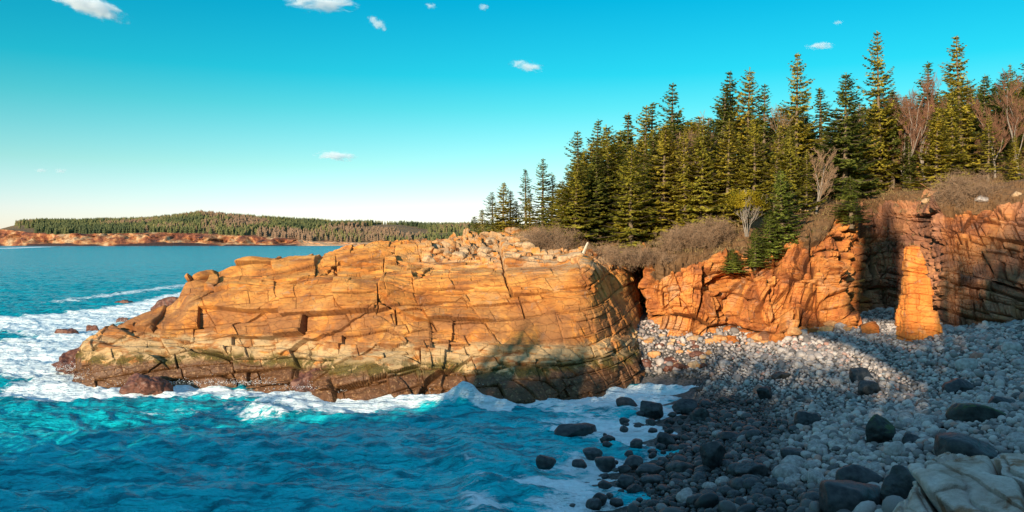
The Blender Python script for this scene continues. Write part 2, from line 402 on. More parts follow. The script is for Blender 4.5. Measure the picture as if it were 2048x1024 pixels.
# ------------------------------------------------------------------ the granite promontory
def col(rows):
    """rows: (u, v, Y) pixel + distance, or ('w', x, y, z) world"""
    return [np.array(r[1:], float) if r[0] == 'w' else pt(*r) for r in rows]
def prom_col(r1, r2, r3, r4, r5, back=10, zb=-3, bz_=-2.0):
    p1 = pt(*r1); p5 = pt(*r5)
    r0 = p1 + [0, -1.2, -2.5]
    r6 = p5 + [0, back * .5, zb * .5]; r7 = p5 + [0, back, zb]
    return [r0, p1, pt(*r2), pt(*r3), pt(*r4), p5, r6, r7]
G = [
    prom_col((150, 757, 70.5), (150, 752, 71.5), (152, 748, 73), (160, 742, 75), (175, 736, 77), 4, -2.5),
    prom_col((176, 756, 70), (182, 733, 71), (192, 706, 73), (205, 694, 75.5), (220, 684, 78), 5, -3.5),
    prom_col((285, 758, 69.4), (288, 715, 70.6), (292, 668, 73), (300, 646, 76), (312, 630, 79), 5, -5.5),
    prom_col((362, 755, 70), (360, 700, 71.4), (358, 640, 74), (358, 622, 76.5), (360, 606, 79), 6, -7.5),
    prom_col((392, 755, 70), (388, 700, 71.6), (380, 612, 74.6), (380, 586, 77), (386, 566, 80), 6, -9),
    prom_col((440, 755, 69.8), (438, 696, 71.5), (436, 600, 75), (436, 570, 78.5), (442, 550, 82), 7, -10),
    prom_col((500, 757, 69.6), (500, 690, 71.4), (495, 590, 75), (495, 552, 79), (503, 524, 84), 8, -11),
    prom_col((600, 764, 67.9), (600, 690, 69.8), (600, 582, 73.8), (600, 550, 78), (605, 527, 86), 9, -11),
    prom_col((700, 782, 63.9), (700, 694, 67.2), (700, 575, 72), (700, 542, 78), (700, 512, 87), 10, -11),
    prom_col((850, 779, 64.5), (850, 692, 67.8), (850, 562, 73), (850, 530, 80), (862, 483, 92), 11, -10),
    prom_col((1000, 790, 62.2), (1000, 702, 66), (1000, 556, 71.5), (1000, 528, 78), (1000, 468, 98), 15, -2),
    prom_col((1105, 784, 63.4), (1105, 706, 66), (1097, 552, 71), (1088, 528, 77), (1082, 470, 100), 18, 0),
    prom_col((1222, 768, 67), (1214, 706, 68.2), (1186, 552, 71.5), (1176, 528, 75), (1160, 474, 100), 20, 1),
    prom_col((1232, 766, 67.7), (1224, 704, 69.0), (1192, 553, 72.6), (1181, 529, 76), (1168, 474, 100), 20, 1),
    prom_col((1268, 754, 71.2), (1262, 688, 73.2), (1216, 560, 77.0), (1200, 528, 79.5), (1208, 470, 100), 20, 1),
    prom_col((1290, 745, 75), (1284, 684, 78.5), (1256, 562, 82.5), (1238, 520, 85), (1255, 468, 100), 20, 1.5),
    prom_col((1300, 735, 81), (1294, 676, 84.5), (1280, 575, 88), (1272, 520, 91), (1290, 464, 102), 20, 2),
]
NU, NV = 1600, 920
S = sheet(G, NU, NV, (4, .66)); N = grid_normals(blur(S, 8))
if N[NU // 2, NV // 4, 1] > 0: N = -N
X, Y, Z = S[..., 0], S[..., 1], S[..., 2]
W = 0.5 * np.stack([fbm(S, 0.16, 1, 3), fbm(S, 0.16, 2, 3), fbm(S, 0.13, 3, 3)], -1)
a = X + .28 * Z + W[..., 0] * .6; b = Z - .11 * X - .05 * Y + W[..., 2] * 0.45; c = Y + .2 * X + W[..., 1] * .6
d1, t1, k1 = blocks(a, b, c, 21, 8.5, 2.3, 6.0, 1.35, 1.05, 0.9, 0.11)
d5, t5, k5 = blocks(.86 * a + .5 * b, -.42 * a + .9 * b, c, 27, 7.0, 4.6, 7.0, .45, .85, .18, .08)
d2, t2, k2 = blocks(a + .3 * Z, b, c, 22, 3.6, 1.0, 2.6, 0.50, 0.40, 0.40, 0.06)
d3, t3, k3 = blocks(a - .1 * Z, b, c, 23, 1.6, 0.36, 1.4, 0.11, 0.08, 0.08, 0.03)
rough_top = np.clip((Y - 80) / 14 + (X + 6) / 30, 0, 1) * np.clip((Z - 8.5) / 1.5, 0, 1)
smooth_mask = np.clip(0.42 + 1.1 * fbm(S, 0.12, 9, 3), 0.12, 1)     # some big faces stay planar
low = np.clip((3.2 - Z) / 1.5, 0, 1)
flat = 1 - .65 * np.clip((X - 0) / 4, 0, 1)
d = (d1 * .8 + d5 * .9) * flat * (0.75 + .3 * rough_top) + (.45 + .55 * flat) * d2 * np.maximum(smooth_mask, low) + d3 * np.clip(smooth_mask + .2 * low, 0, 1) + .16 * fbm(S, .3, 5, 3) + .02 * fbm(S, 3.0, 6, 3)
sg = lambda x: 1 / (1 + np.exp(-np.clip(x, -30, 30)))
bn = .25 * noise3(S, .3, 77)
d = d + flat * .75 * sg((3.15 + bn - Z) / .05) + .35 * sg((2.0 - bn - Z) / .05) + .35 * sg((5.6 - 2 * bn + .1 * X - Z) / .05) * (X < -5)
d4, t4, k4 = blocks(a, Y * .8 + b, c, 29, 1.5, 1.2, 1.4, 1.1, .6, .5, .12)
d = d + d4 * rough_top
edge = np.minimum(1, np.minimum(np.arange(NU)[:, None], 99) / 60.0)
S2 = S + N * (d * np.maximum(edge, .25))[..., None]
ledge = np.clip(1 - abs(Z - 3.0) / .5, 0, 1)
soil = np.clip((X + 4) / 12, 0, 1) * np.clip((Y - 84) / 6, 0, 1) 
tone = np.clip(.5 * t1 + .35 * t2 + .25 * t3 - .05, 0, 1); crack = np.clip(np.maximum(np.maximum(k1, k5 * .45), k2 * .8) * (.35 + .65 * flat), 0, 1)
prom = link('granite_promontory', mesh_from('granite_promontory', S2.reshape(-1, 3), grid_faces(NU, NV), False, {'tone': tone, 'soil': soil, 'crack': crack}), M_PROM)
tag(prom, 'orange granite promontory of stepped ledges running out into the sea', kind='structure')
PROM_S = S2

# ------------------------------------------------------------------ the cliffs round the cove and the wooded slope above them
def cliff_col(base, mid, up, top, bank, z2, z3):
    pb = pt(*base); r0 = pb + [0, -.6, -2.2]; pk = pt(*bank)
    return [r0, pb, pt(*mid), pt(*up), pt(*top), pk, pk + [6, 28, z2], pk + [20, 80, z3]]
C = [
    cliff_col((1262, 668, 90), (1256, 610, 91), (1246, 555, 92), (1240, 515, 93), (1250, 470, 100), 1, 0),
    cliff_col((1306, 668, 87), (1300, 610, 88), (1288, 555, 89), (1284, 525, 90), (1296, 470, 97), 1, 0),
    cliff_col((1318, 668, 77), (1310, 610, 78), (1302, 562, 79), (1310, 532, 80.5), (1320, 462, 94), 1, 1),
    cliff_col((1375, 668, 76), (1370, 605, 77), (1360, 550, 78.2), (1365, 516, 79.8), (1370, 452, 93), 2, 2),
    cliff_col((1425, 667, 75.6), (1420, 600, 76.8), (1415, 545, 78), (1415, 512, 79.4), (1425, 446, 92), 2, 3),
    cliff_col((1462, 672, 76.5), (1458, 605, 77.6), (1450, 550, 78.6), (1450, 510, 79.6), (1460, 440, 91), 2.5, 4),
    cliff_col((1535, 682, 72), (1520, 610, 74), (1500, 545, 76.2), (1490, 500, 78.5), (1500, 428, 89), 3, 5),
    cliff_col((1600, 664, 72.6), (1585, 595, 74.2), (1568, 530, 76.2), (1570, 462, 78.5), (1565, 412, 90), 3, 6),
    cliff_col((1655, 654, 72.2), (1645, 585, 73.2), (1625, 525, 74.6), (1622, 478, 76.6), (1625, 402, 88), 3.5, 7),
    cliff_col((1690, 650, 72.6), (1672, 580, 73.8), (1650, 525, 75.4), (1650, 474, 77.2), (1650, 398, 87), 4, 8),
    cliff_col((1702, 642, 77), (1695, 575, 78.2), (1690, 510, 79.4), (1695, 442, 81), (1695, 398, 88), 4, 8),
    cliff_col((1760, 640, 80), (1756, 570, 81), (1750, 500, 82.3), (1750, 430, 84), (1750, 392, 90), 4.5, 9),
    cliff_col((1800, 640, 79.5), (1798, 580, 80.2), (1795, 500, 81), (1795, 424, 82), (1795, 388, 89), 5, 10),
    cliff_col((1868, 655, 75.5), (1866, 590, 76), (1862, 500, 76.6), (1860, 424, 78), (1862, 388, 86), 5.5, 11),
    cliff_col((1890, 662, 70), (1886, 590, 70.6), (1880, 500, 71.6), (1878, 422, 73), (1876, 388, 84), 5.5, 11),
    cliff_col((1960, 658, 68), (1958, 590, 68.8), (1952, 500, 70), (1950, 418, 71.5), (1950, 380, 82), 6, 12),
    cliff_col((2060, 652, 65), (2060, 580, 66), (2060, 490, 67.2), (2060, 400, 69), (2060, 366, 80), 7, 14),
    cliff_col((2280, 640, 60), (2280, 570, 61), (2280, 470, 62.5), (2280, 372, 64), (2280, 335, 76), 8, 16),
    cliff_col((2600, 640, 54), (2600, 560, 55), (2600, 450, 57), (2600, 350, 59), (2600, 310, 72), 8, 16),
]
NU, NV = 1600, 760
S = sheet(C, NU, NV, (4, .80)); N = grid_normals(blur(S, 6))
if N[NU // 2, NV // 6, 1] > 0: N = -N
X, Y, Z = S[..., 0], S[..., 1], S[..., 2]
W = np.stack([fbm(S, 0.22, 31, 3), fbm(S, 0.22, 32, 3), fbm(S, 0.2, 33, 3)], -1)
rw = np.clip((X - 36) / 5, 0, 1)            # the right hand wall is blockier, with level joints
lean = -0.28 * (1 - rw)
a = X + lean * Z + W[..., 0] * .6; b = Z + .10 * X + W[..., 2] * .7; c = Y - .3 * X + W[..., 1] * .7
Wr = (W * (1 - .65 * rw[..., None])); a = X + lean * Z + Wr[..., 0] * .6; b = Z + .10 * X + Wr[..., 2] * .7
dA1, tA1, kA1 = blocks(a, b, c, 41, 2.3, 3.6, 3.0, 1.35, 1.0, 1.3, .17)
dA2, tA2, kA2 = blocks(a, b, c, 42, 0.95, 1.5, 1.5, .50, .45, .65, .08)
dA4, tA4, kA4 = blocks(.8 * a + .55 * b, -.5 * a + .85 * b, c, 47, 2.6, 4.5, 3.0, .6, .9, .7, .10)
dA3, tA3, kA3 = blocks(a, b, c, 43, 0.45, .6, .8, .16, .12, .14, .035)
dB1, tB1, kB1 = blocks(b * .2 + a, b + .15 * a, c, 51, 3.2, 1.9, 3.0, 1.1, .8, 1.3, .14)
dB2, tB2, kB2 = blocks(a, b + .15 * a, c, 52, 1.4, .9, 1.5, .42, .38, .7, .07)
m = rw
d = (.85 * dA1 + dA4 + dA2 + dA3) * (1 - m) + (dB1 + dB2 + .7 * dA3) * m + .3 * fbm(S, .25, 35, 3) + .03 * fbm(S, 2.5, 36, 3)
tone = np.clip((.45 * tA1 + .35 * tA2 + .3 * tA3) * (1 - m) + (.5 * tB1 + .4 * tB2 + .2 * tA3) * m - .05, 0, 1)
v_ = np.linspace(0, 1, NV)[None, :]
row_y = Y - S[:, NV // 8, 1][:, None]
Nz = N[..., 2]
soil = np.clip((Nz - .55) / .25, 0, 1)
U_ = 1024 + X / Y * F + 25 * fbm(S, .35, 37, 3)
zone = np.clip((U_ - 1715) / 25, 0, 1) * np.clip(1.0 - .75 * np.exp(-(((U_ - 1945) / 60) ** 4 + ((Z - 13.2) / 2.6) ** 4)), 0, 1) * .9  # brown rock plus painted shade; the oval left oranger stands for sunlight
amp = 1 - .75 * np.clip((Nz - .65) / .25, 0, 1)
d = d * amp
S2 = S + N * d[..., None]
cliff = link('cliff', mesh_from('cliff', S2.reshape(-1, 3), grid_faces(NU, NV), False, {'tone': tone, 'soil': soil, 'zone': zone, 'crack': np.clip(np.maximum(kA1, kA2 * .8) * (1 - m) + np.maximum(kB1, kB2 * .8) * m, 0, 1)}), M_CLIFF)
tag(cliff, 'fractured orange and red granite cliff round the back of the cove, with brown soil above', kind='structure')
CLIFF_S = S2

def bvh_of(Sg, st=4):
    T = Sg[::st, ::st]; n0, n1 = T.shape[:2]
    return BVHTree.FromPolygons([tuple(p) for p in T.reshape(-1, 3).tolist()], grid_faces(n0, n1).tolist())
BV = [bvh_of(PROM_S), bvh_of(CLIFF_S)]
def land_z(x, y, default=0.0):
    best = None
    for bv in BV:
        h = bv.ray_cast(Vector((x, y, 80)), Vector((0, 0, -1)))
        if h[0] is not None and (best is None or h[0].z > best): best = h[0].z
    return default if best is None else best

# ------------------------------------------------------------------ the sea
nr, nc = 1100, 900
yy = 16 * (14000 / 16) ** (np.linspace(0, 1, nr) ** 1.35)
ss = np.linspace(-1, 1, nc)
WX = ss[:, None] * (yy[None, :] * .85 + 8); WY = np.broadcast_to(yy[None, :], WX.shape).copy()
ZW = np.zeros_like(WX); rs = np.random.default_rng(3)
fade = np.exp(-(WY / 260.0) ** 2)
for k in range(46):
    lam = 0.7 * (13 / 0.7) ** rs.random(); th = rs.normal(R(250), .5)
    kx, ky = math.cos(th) * 2 * math.pi / lam, math.sin(th) * 2 * math.pi / lam
    s_ = np.sin(WX * kx + WY * ky + rs.random() * 6.28 + 1.2 * np.sin(WX * .06 + k) + np.sin(WY * .09 + k))
    ZW += 0.0165 * lam ** .80 * (1 - 2 * np.abs(s_) ** .8 * .5 + s_ * .5 - .5) * fade
# foam field, laid round the rocks it breaks on
def seg(u0, v0, u1, v1):
    return sea_pt(u0, v0), sea_pt(u1, v1)
def segdist(A, B):
    d_ = B - A; L = (d_ ** 2).sum(); t_ = np.clip(((WX - A[0]) * d_[0] + (WY - A[1]) * d_[1]) / L, 0, 1)
    return np.hypot(WX - A[0] - t_ * d_[0], WY - A[1] - t_ * d_[1])
foam = np.full_like(WX, 0.10); pale_water = np.zeros_like(WX)
FO = [ # u0 v0 u1 v1 width strength
    (150, 762, 640, 776, 2.3, .66), (180, 775, 700, 800, 4.5, .27), (640, 790, 1010, 795, 1.6, .60), (620, 800, 900, 815, 3.2, .24),
    (0, 690, 180, 745, 8, .62), (60, 640, 300, 680, 9, .62), (-100, 640, 200, 625, 10, .55), (160, 635, 370, 590, 7, .60), (120, 600, 440, 560, 7, .45),
    (0, 780, 200, 775, 3.0, .44), (0, 810, 520, 815, 2.5, .26), (360, 590, 470, 552, 3.5, .55), (440, 560, 560, 540, 5, .35),
    (1130, 800, 1370, 765, 2.6, .36), (1230, 790, 1380, 830, 3.0, .30), (1200, 850, 1350, 870, 3.0, .38), (1150, 900, 1300, 940, 2.4, .32), (1050, 830, 1150, 830, 4, .26), (1000, 930, 1100, 960, 3, .2),
    (1000, 800, 1270, 770, 1.2, .34), (1090, 960, 1200, 1020, 2.2, .26), (900, 990, 980, 1024, 1.6, .24), (930, 900, 960, 1010, 1.2, .24),
    (0, 497, 90, 493.6, 22, .7), (720, 490.5, 850, 491.3, 20, .55), (450, 556, 500, 548, 6, .4), (0, 534, 120, 540, 6, .25), (600, 512, 420, 545, 5, .25),
]
for u0, v0, u1, v1, wd, st in FO:
    A_, B_ = seg(u0, v0, u1, v1); foam += st * np.exp(-(segdist(A_, B_) / wd) ** 2)
foam = np.minimum(foam, .74)
for u0, v0, u1, v1, wd, st in [(1100, 860, 1300, 820, 7, .5), (1150, 980, 1300, 900, 5, .6), (940, 880, 960, 1024, 3.2, .9), (200, 770, 900, 800, 4, .5), (60, 700, 300, 640, 10, .5), (880, 800, 960, 790, 3, .5)]:
    A_, B_ = seg(u0, v0, u1, v1); pale_water += st * np.exp(-(segdist(A_, B_) / wd) ** 2)
# the curling wave under the promontory, and the swell that runs on towards the camera
def ridge(pts, h, w_front, w_back, falls):
    global ZW, foam
    for (A, B, ha, hb) in pts:
        A = np.array(A); B = np.array(B); d_ = B - A; L = math.hypot(*d_); ux, uy = d_ / L
        al = (WX - A[0]) * ux + (WY - A[1]) * uy; ac = -(WX - A[0]) * uy + (WY - A[1]) * ux
        w_ = np.where(ac > 0, w_back, w_front); am = np.clip(al / L, 0, 1); hh = ha + (hb - ha) * am
        end = np.exp(-(np.maximum(0, np.maximum(-al, al - L)) / 1.2) ** 2)
        ZW += h * hh * np.exp(-(ac / w_) ** 2) * end
P0 = sea_pt(800, 792); P1 = sea_pt(930, 800); P2 = sea_pt(1005, 803)
ridge([(P0, P1, .3, 1.0), (P1, P2, 1.0, .55)], 1.0, .7, 1.5, 0)
foam += .75 * np.exp(-(segdist(sea_pt(925, 797), sea_pt(1000, 806)) / .75) ** 2)
P3_, P4, P5 = sea_pt(930, 830), sea_pt(950, 900), sea_pt(962, 1024)
ridge([(P3_, P4, .35, .6), (P4, P5, .6, .9)], .55, 1.3, 2.2, 0)
nearb = beach_z(WX[:, :520], WY[:, :520])
ZW += .0
# surge round the stones: shallow milky water
dep = np.full_like(WX, 9.0); dep[:, :520] = ZW[:, :520] - nearb
sh = np.clip(1 - dep / 1.3, 0, 1) * (WX > -3) * (WY < 74)
foam += .26 * sh; pale_water += .45 * sh
pale_water += .85 * np.clip((62 - WY) / 10, 0, 1)      # shallower cove water, painted paler still to offset the shade on it
pale_water = np.clip(pale_water, 0, 1)
sea_me = mesh_from('sea', np.stack([WX, WY, ZW], -1).reshape(-1, 3), grid_faces(nc, nr), True, {'foam': foam, 'shallow': pale_water})
sea = link('sea', sea_me, M_SEA); tag(sea, 'blue green sea with white foam breaking along the rocks', kind='structure')
#==FAR==
# ------------------------------------------------------------------ the headland across the bay
FY = 1600.0
prof = [(-500, 440, 0), (-200, 446, 0), (-60, 456, 0), (0, 452, .0), (40, 441, 1), (80, 437, 1), (150, 437, 1), (230, 436, 1), (300, 434, 1), (360, 428, 1), (400, 421, 1), (440, 424, 1), (520, 430, 1), (600, 436, 1),
        (700, 440, 1), (800, 443, 1), (900, 444, 1), (1000, 446, 1), (1400, 446, 1), (2400, 440, 1)]
fu = np.linspace(-500, 2400, 1200); nv = 90
fdist = FY + np.interp(fu, [-500, 0, 150, 600, 900, 2400], [120, 60, 0, 60, 160, 300]); vbase_ = HZ + CZ * F / fdist + .5
topv = np.interp(fu, [p[0] for p in prof], [p[1] for p in prof])
tcliff = np.interp(fu, [-500, 0, 60, 120, 200, 330, 420, 560, 620, 700, 2400], [452, 458, 465, 469, 469, 465, 469, 476, 483, 485.5, 485.5])   # top of the rock band
q = np.linspace(0, 1, nv)
FXs = np.zeros((1200, nv, 3)); fr = np.zeros((1200, nv))
land_in = np.interp(fu, [-500, -20, 60, 400, 2400], [0, 0, .6, 1, 1])
for j, t_ in enumerate(q):
    if t_ < .3:
        k = t_ / .3; dist = FY + 45 * k; v = vbase_ + (tcliff - 1.0 - vbase_) * k ** .8
    else:
        k = (t_ - .3) / .7; dist = FY + 45 + 430 * k; v = tcliff + (topv + 8 - tcliff) * np.sin(k * math.pi / 2) ** .9
    dist = dist + np.interp(fu, [-500, 0, 150, 600, 900, 2400], [120, 60, 0, 60, 160, 300])
    FXs[:, j, 0] = (fu - 1024) / F * dist; FXs[:, j, 1] = dist; FXs[:, j, 2] = CZ + (HZ - v) / F * dist
    fr[:, j] = t_
m_ = np.clip((q - .02) / .06, 0, 1)[None, :]
FXs[..., 2] = np.where(q[None] < .02, -3, FXs[..., 2])
rockz = np.clip(1 - np.abs(q - .17) / .15, 0, 1)[None, :]
FXs[..., 2] += 9 * fbm(FXs * [1, .5, 0], .022, 61, 5, .6) * rockz * np.clip(1 - (fu[:, None] - 560) / 80, .1, 1)
FXs[..., 1] += 22 * fbm(FXs, .03, 62, 5, .6) * rockz
FXs[..., 2] += 3 * fbm(FXs, .01, 63, 3) * np.clip((q - .4) * 4, 0, 1)[None]
def far_mat():
    t = NT('far_land'); p = t.pos(); at = t.attr('band'); n = t.noise(p, .035, 7, .65); n2 = t.noise(p, .11, 6, .7)
    rock = t.ramp(n, [(.34, (.05, .022, .02)), (.46, (.24, .075, .035)), (.53, (.42, .18, .07)), (.62, (.55, .36, .20)), (.70, (.10, .045, .03))])
    rock = t.mix(t.step(n2, .5, .7), rock, t.mix(1.0, rock, (.35, .25, .25), 'MULTIPLY'))
    wood = t.mix(n2, (.10, .085, .03), (.30, .15, .07))
    c = t.mix(t.step(at, .30, .34), rock, wood)
    c = t.mix(t.step(at, .055, .035), c, (.035, .02, .02))
    c = t.mix(t.attr('sand'), c, (.62, .34, .17))
    return t.base(c, .9, t.bump(n2, .8, 6.0))
sandy = (np.clip((fu - 590) / 25, 0, 1)[:, None] * np.clip((.30 - fr) / .03, 0, 1))
far = link('far_headland', mesh_from('far_headland', FXs.reshape(-1, 3), grid_faces(1200, nv), True, {'band': fr + .03 * fbm(FXs, .02, 66, 3), 'sand': sandy}), far_mat())
tag(far, 'low wooded headland with rocky shore across the bay', kind='structure')
# its wood: one mass of small conifers and bare trees
def cone_tree(n=6):
    V = [(0, 0, 1.0)]; Fs = []
    for k, (z, r) in enumerate([(.62, .13), (.60, .07), (.30, .21), (.28, .12), (.0, .27)]):
        for i in range(n): V.append((r * math.cos(6.283 * i / n + k), r * math.sin(6.283 * i / n + k), z))
    for i in range(n): Fs.append((0, 1 + i, 1 + (i + 1) % n))
    for L in range(4):
        for i in range(n):
            a0 = 1 + L * n + i; a1 = 1 + L * n + (i + 1) % n; b0 = a0 + n; b1 = a1 + n
            Fs += [(a0, b0, b1), (a0, b1, a1)]
    return np.array(V), np.array(Fs)
CV, CF = cone_tree()
def scatter(V0, F0, P, Sz, Sw, rot=None):
    n = len(P); rot = RNG.random(n) * 6.28 if rot is None else rot
    c_, s_ = np.cos(rot), np.sin(rot)
    x = V0[None, :, 0] * c_[:, None] - V0[None, :, 1] * s_[:, None]; y = V0[None, :, 0] * s_[:, None] + V0[None, :, 1] * c_[:, None]
    V = np.stack([x * Sw[:, None], y * Sw[:, None], V0[None, :, 2] * Sz[:, None]], -1) + P[:, None, :]
    Fs = F0[None] + (np.arange(n) * len(V0))[:, None, None]
    return V.reshape(-1, 3), Fs.reshape(-1, F0.shape[1])
nt = 26000
iu = RNG.random(nt) * 1199; jv = (.30 + .70 * RNG.random(nt) ** .9) * (nv - 1)
i0 = iu.astype(int); j0 = np.minimum(jv.astype(int), nv - 2)
Pf = FXs[i0, j0] + (FXs[i0, np.minimum(j0 + 1, nv - 1)] - FXs[i0, j0]) * (jv - j0)[:, None]
uu = fu[i0]; vis = (uu > 30) & (uu < 1250)
front = (jv < .45 * nv)
keep = vis & ((fbm(Pf, .006, 71, 3) > -.55) | front) & ~((uu < 70) & (jv < .5 * nv))
Pf = Pf[keep]; uf = uu[keep]; n_ = len(Pf)
hz = (9 + 6 * RNG.random(n_)) * np.where(jv[keep] > .9 * nv, .85, 1.0)
V_, F_ = scatter(CV, CF, Pf, hz, hz * (1.0 + .5 * RNG.random(n_)))
kindn = fbm(Pf, .008, 72, 3) + .7 * (RNG.random(n_) - .5) + np.where((uf > 400) & (jv[keep] < .8 * nv), .35, -.1)
def far_tree_mat():
    t = NT('far_wood'); k = t.attr('kindv')
    c = t.ramp(k, [(0, (.045, .06, .025)), (.45, (.10, .105, .035)), (.6, (.17, .15, .05)), (.68, (.20, .125, .07)), (1, (.25, .15, .09))])
    return t.base(c, .9)
kv = np.repeat(np.clip(.45 + .42 * kindn, 0, 1), len(CV))
fw = link('far_wood', mesh_from('far_wood', V_, F_, False, {'kindv': kv}), far_tree_mat())
tag(fw, 'distant mixed wood covering the far headland', kind='stuff')

# ------------------------------------------------------------------ the shore the photographer stands on (it shades the cove)
lx = np.array([math.sin(SUN_A), math.cos(SUN_A)]); px = np.array([math.cos(SUN_A), -math.sin(SUN_A)])
TAN = math.tan(SUN_EL); T0 = -30.0
def hill_h(w):    # ridge height needed at t = T0
    return np.interp(w, [-140, -80, -50, -40, -31, -22, -14, -6, 0, 3, 6, 14, 60], [8, 10, 12.0, 15.0, 18.5, 20.5, 22.0, 21.5, 21.5, 26.5, 33.5, 36, 42])
ws = np.linspace(-140, 60, 320); ts = np.linspace(-90, 12, 200)
HW, HT = np.meshgrid(ws, ts, indexing='ij')
HX = HW * px[0] + HT * lx[0]; HY = HW * px[1] + HT * lx[1]
Hh = hill_h(HW)
rise = np.clip((HT + 4) / (T0 + 4), 0, 1); rise = rise * rise * (3 - 2 * rise)
fall = np.clip((HT - T0) / -60.0, 0, 1)
HZ_ = np.where(HT > T0, -4 + (Hh + 4) * rise, Hh - fall * 6)
camd = np.hypot(HX, HY)
# the ledge under the camera, then down to the beach
plat = 10.3 * np.clip((7 - np.hypot(HX * .8, HY + 4)) / 2.5, 0, 1)
HZ_ = np.maximum(HZ_, np.where(plat > 0, plat - 0.0, -9))
lim = CZ - .45 * np.maximum(HY, 0) - 1.6            # always under the line of sight
HZ_ = np.where(HY > -2, np.minimum(HZ_, lim), HZ_)
HP = np.stack([HX, HY, HZ_], -1); HP[..., 2] += .5 * fbm(HP * [1, 1, 0], .25, 81, 4) * np.where(HY > -3, .4, 1)
near = link('near_hillside', mesh_from('near_hillside', HP.reshape(-1, 3), grid_faces(320, 200), True), M_HILL)
tag(near, 'wooded hillside behind the viewpoint', kind='structure')
#==PLANTS==
# ------------------------------------------------------------------ plants
def norm(v): return v / np.maximum(np.linalg.norm(v, axis=-1, keepdims=True), 1e-9)
def spruce(h, rad, seed, ragged=.25, z0=.10, dens=1.0, power=1.0):
    """returns (crown V, F), (trunk V, F): a spruce of whorled drooping boughs"""
    rg = np.random.default_rng(seed); cv = []; tv = []; tf = []
    # trunk
    k = 8; zs = np.linspace(0, h, 12); wob = rg.normal(0, .05, (12, 2)).cumsum(0) * .35
    for i, z in enumerate(zs):
        r = .016 * h * (1 - z / h) ** .9 + .012
        for j in range(k):
            tv.append((r * math.cos(6.283 * j / k) + wob[i, 0], r * math.sin(6.283 * j / k) + wob[i, 1], z - (.6 if i == 0 else 0)))
    for i in range(11):
        for j in range(k): tf.append((i * k + j, i * k + (j + 1) % k, (i + 1) * k + (j + 1) % k, (i + 1) * k + j))
    z = z0 * h
    while z < h * .985:
        f = z / h; nb = int(rg.integers(5, 8)); off = rg.random() * 6.28
        Lz = rad * ((1 - f) ** power) * rg.uniform(.72, 1.12) + .10
        if f < .15: Lz *= .75 + 1.6 * f
        for bidx in range(nb):
            if rg.random() < ragged * .5 * (1.2 - f): continue
            az = off + 6.283 * (bidx + rg.uniform(-.3, .3)) / nb
            L = Lz * rg.uniform(1 - ragged * 1.3, 1.12) * (1 + .35 * math.sin(az * 2 + z * .9 + seed) * math.sin(z * .55 + az + seed * 2))
            el = -.28 + .95 * f ** 1.5 + rg.normal(0, .09)
            dr = np.array([math.cos(az), math.sin(az)]); sag = .12 * (1 - f)
            cx, cy = np.interp(z, zs, wob[:, 0]), np.interp(z, zs, wob[:, 1])
            def bp(s): 
                s = np.asarray(s)
                return np.stack([cx + dr[0] * L * s, cy + dr[1] * L * s, z + L * (math.sin(el) * s - sag * s * (1 - s) * 4 + .16 * s ** 3)], -1)
            # wood
            q0, q1, q2 = bp(0.0), bp(.5), bp(1.0); w = .010 + .012 * L; i0 = len(tv)
            for q_, ww in ((q0, w), (q1, w * .6), (q2, w * .15)):
                tv.extend([(q_[0] - dr[1] * ww, q_[1] + dr[0] * ww, q_[2]), (q_[0] + dr[1] * ww, q_[1] - dr[0] * ww, q_[2]), (q_[0], q_[1], q_[2] + ww * 1.5)])
            for s3 in range(2):
                for e_ in range(3): tf.append((i0 + s3 * 3 + e_, i0 + s3 * 3 + (e_ + 1) % 3, i0 + s3 * 3 + 3 + (e_ + 1) % 3, i0 + s3 * 3 + 3 + e_))
            ns = max(3, int(L / .105 * dens))
            s = np.linspace(.16 if L > .8 else .02, 1.0, ns) + rg.normal(0, .012, ns)
            b_ = bp(s)
            for side in (-1, 1):
                ang = az + side * (.95 - .35 * s) + rg.normal(0, .18, ns)
                ll = (.42 * L * (1 - s) ** .8 * rg.uniform(.5, 1.1, ns) + rg.uniform(.10, .20, ns))
                ll = np.minimum(ll, .75)
                dz = -.06 - .16 * (1 - f) + rg.normal(0, .12, ns)
                t_ = np.stack([np.cos(ang) * ll, np.sin(ang) * ll, dz * ll], -1)
                roll = rg.uniform(-1.1, 1.1, ns)
                sd_ = np.stack([-np.sin(ang) * np.cos(roll), np.cos(ang) * np.cos(roll), np.sin(roll)], -1) * (.045 + .10 * ll)[:, None]
                m_ = b_ + t_ * .45
                cv.append(np.stack([b_, m_ - sd_, b_ + t_, m_ + sd_], 1))
            # hanging sprays beneath the bough
            nh = max(1, ns // 2); s = rg.uniform(.25, 1, nh); b_ = bp(s); ang = rg.uniform(0, 6.28, nh); ll = rg.uniform(.12, .32, nh)
            t_ = np.stack([np.cos(ang) * .5 * ll, np.sin(ang) * .5 * ll, -ll * .8], -1); sd_ = np.stack([-np.sin(ang), np.cos(ang), 0 * ang], -1) * .055
            cv.append(np.stack([b_, b_ + t_ * .5 - sd_, b_ + t_, b_ + t_ * .5 + sd_], 1))
        z += (.24 + .20 * (1 - f)) / dens ** .5 * rg.uniform(.7, 1.35)
    # leader
    ang = rg.uniform(0, 6.28, 14); zz = h - rg.uniform(0, .7, 14); b_ = np.stack([np.full(14, wob[-1, 0]), np.full(14, wob[-1, 1]), zz], -1)
    t_ = np.stack([np.cos(ang) * .14, np.sin(ang) * .14, np.full(14, .16)], -1); sd_ = np.stack([-np.sin(ang), np.cos(ang), 0 * ang], -1) * .035
    cv.append(np.stack([b_, b_ + t_ * .5 - sd_, b_ + t_, b_ + t_ * .5 + sd_], 1))
    Q = np.concatenate(cv); ctr = Q.mean(1)
